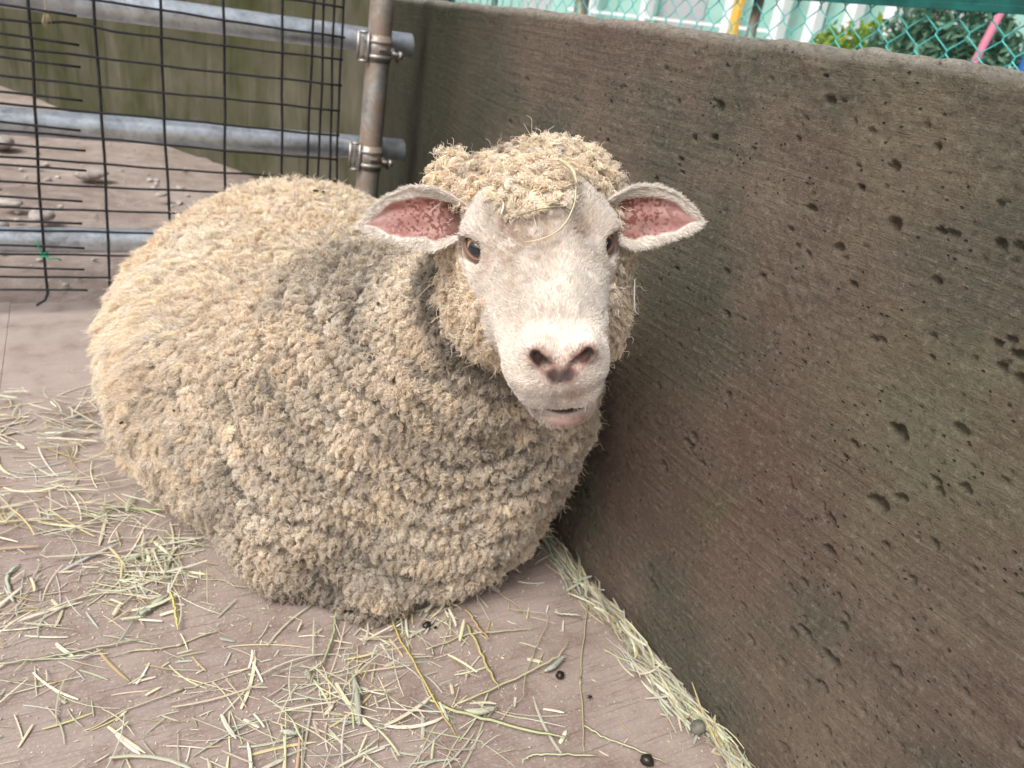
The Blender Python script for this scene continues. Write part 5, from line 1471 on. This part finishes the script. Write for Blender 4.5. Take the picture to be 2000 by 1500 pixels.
def build_head_straw():
    up = np.array([-0.25, -0.55, 0.80])
    def straw(name, P, w, col, lab, off, cat='straw'):
        P = np.array(P) + off * up; C = spline(P, 16); G = Geo()
        blade(G, C, w * np.array([.8] + [1] * 12 + [.9, .7, .4]), col, 0.4, 0.5)
        tag(G.build(name, HAYM, None, True, True), lab, cat, 'straw caught in the fleece')
    straw('straw', [[0.4467, 0.6719, 0.7015], [0.4402, 0.6593, 0.6870], [0.4211, 0.6403, 0.6720], [0.4028, 0.6315, 0.6630], [0.3874, 0.6330, 0.6565], [0.3771, 0.6414, 0.6515]], 0.0019, (0.70, 0.63, 0.42), 'long thin curved straw hanging from the wool over the forehead', 0.0125)
    P = np.array([[0.4352, 0.6964, 0.7202], [0.4461, 0.6850, 0.7127], [0.4467, 0.6719, 0.7015]]) + 0.0165 * up
    Q = spline(P, 14); prof = 0.0030 * np.sin(np.linspace(0.3, np.pi - 0.2, 14)) ** 0.6; G = Geo(); G.tube(Q, prof * 0.8, 8, (0.60, 0.55, 0.38))
    for k in range(120):
        i = RNG.integers(0, 13); c = Q[i] + (Q[i + 1] - Q[i]) * RNG.random(); T = nrm(Q[i + 1] - Q[i]); a = nrm(np.cross(T, RNG.normal(size=3))); d = nrm(a * 0.8 - T * 0.8); s = np.cross(d, a) * 0.0006
        p = c + a * prof[i] * 0.6; G.add(np.array([p - s, p + s, p + d * 0.0026]), (), [[0, 1, 2]], np.array([0.62, 0.56, 0.38]) * (0.75 + 0.5 * RNG.random()))
    tag(G.build('seed_head', HAYM, None, True, True), 'small seed head resting in the topknot wool', 'seed head', 'straw caught in the fleece')
    straw('straw', [[0.3835, 0.6731, 0.6687], [0.397, 0.6624, 0.6771], [0.4193, 0.6564, 0.6833]], 0.0046, (0.66, 0.62, 0.36), 'flat yellow-green straw along the lower edge of the forehead wool', 0.0135)
    straw('straw', [[0.3688, 0.7049, 0.6773], [0.3732, 0.6960, 0.6770], [0.3784, 0.6880, 0.6751]], 0.0034, (0.62, 0.60, 0.34), 'short yellow straw at the picture left corner of the forehead wool', 0.0125)
    straw('straw', [[0.3732, 0.7003, 0.6802], [0.3769, 0.691, 0.6759], [0.3739, 0.6876, 0.6651]], 0.0030, (0.78, 0.76, 0.62), 'whitish bent straw hanging at the left of the forehead wool', 0.0135)
    straw('straw', [[0.3786, 0.6917, 0.6862], [0.3805, 0.6854, 0.68], [0.3827, 0.6784, 0.6725]], 0.0028, (0.58, 0.58, 0.32), 'greenish straw upright beside the whitish bent one', 0.0135)
    straw('straw', [[0.3942, 0.7302, 0.712], [0.398, 0.729, 0.7150], [0.4018, 0.7286, 0.7169]], 0.0020, (0.60, 0.52, 0.30), 'tiny straw chip on top of the topknot', 0.0150)
    straw('straw', [[0.4044, 0.6865, 0.7106], [0.409, 0.6866, 0.713], [0.4148, 0.6869, 0.7146]], 0.0016, (0.55, 0.44, 0.26), 'brown straw chip in the middle of the topknot', 0.0150)
    straw('straw', [[0.5675, 0.6942, 0.6], [0.5668, 0.6819, 0.5681], [0.5710, 0.6769, 0.5615]], 0.0030, (0.80, 0.80, 0.74), 'white bent straw sticking to the cheek wool next to the wall', 0.0)
    straw('straw', [[0.3975, 0.7545, 0.4500], [0.3990, 0.7550, 0.4440], [0.4012, 0.7553, 0.4390]], 0.0016, (0.72, 0.66, 0.42), 'pale straw bit hanging in the wool below the jaw', 0.0150)
    straw('straw', [[0.5897, 0.8116, 0.32], [0.593, 0.814, 0.305], [0.5964, 0.8173, 0.2896]], 0.0020, (0.72, 0.66, 0.44), 'pale straw bit upright on the breast wool', 0.0160)
    dk = mat_simple('dark_burr', (0.03, 0.024, 0.018), 0.7, 0, 0.4, 200.0)
    for q, (p, lab) in enumerate([((0.4202, 1.5577, 0.492), 'dark burr on the top of the back, left one of two'), ((0.4333, 1.5520, 0.492), 'dark burr on the top of the back, right one of two'), ((0.030, 1.206, 0.196), 'dark burr alone on the flank of the fleece')]):
        V, Q = blob_geo((0, 0, 0), 0.0042, 90 + q, 8, 6, (1.6, 0.7, 0.6)); o = np_mesh('burr', V, Q, dk); o.location = p; o.rotation_euler = (0, 0.6 if q == 2 else 0, q); tag(o, lab, 'burr', 'burrs in the fleece')

# ================================================================== BUILD
N_WOOL, N_FACE, N_EAR = 420000, 75000, 8000
build_setting()
build_yard()
build_gate()
build_background()
build_sheep()
build_hay()
build_head_straw()
print('script', round(time.time() - T0, 1))
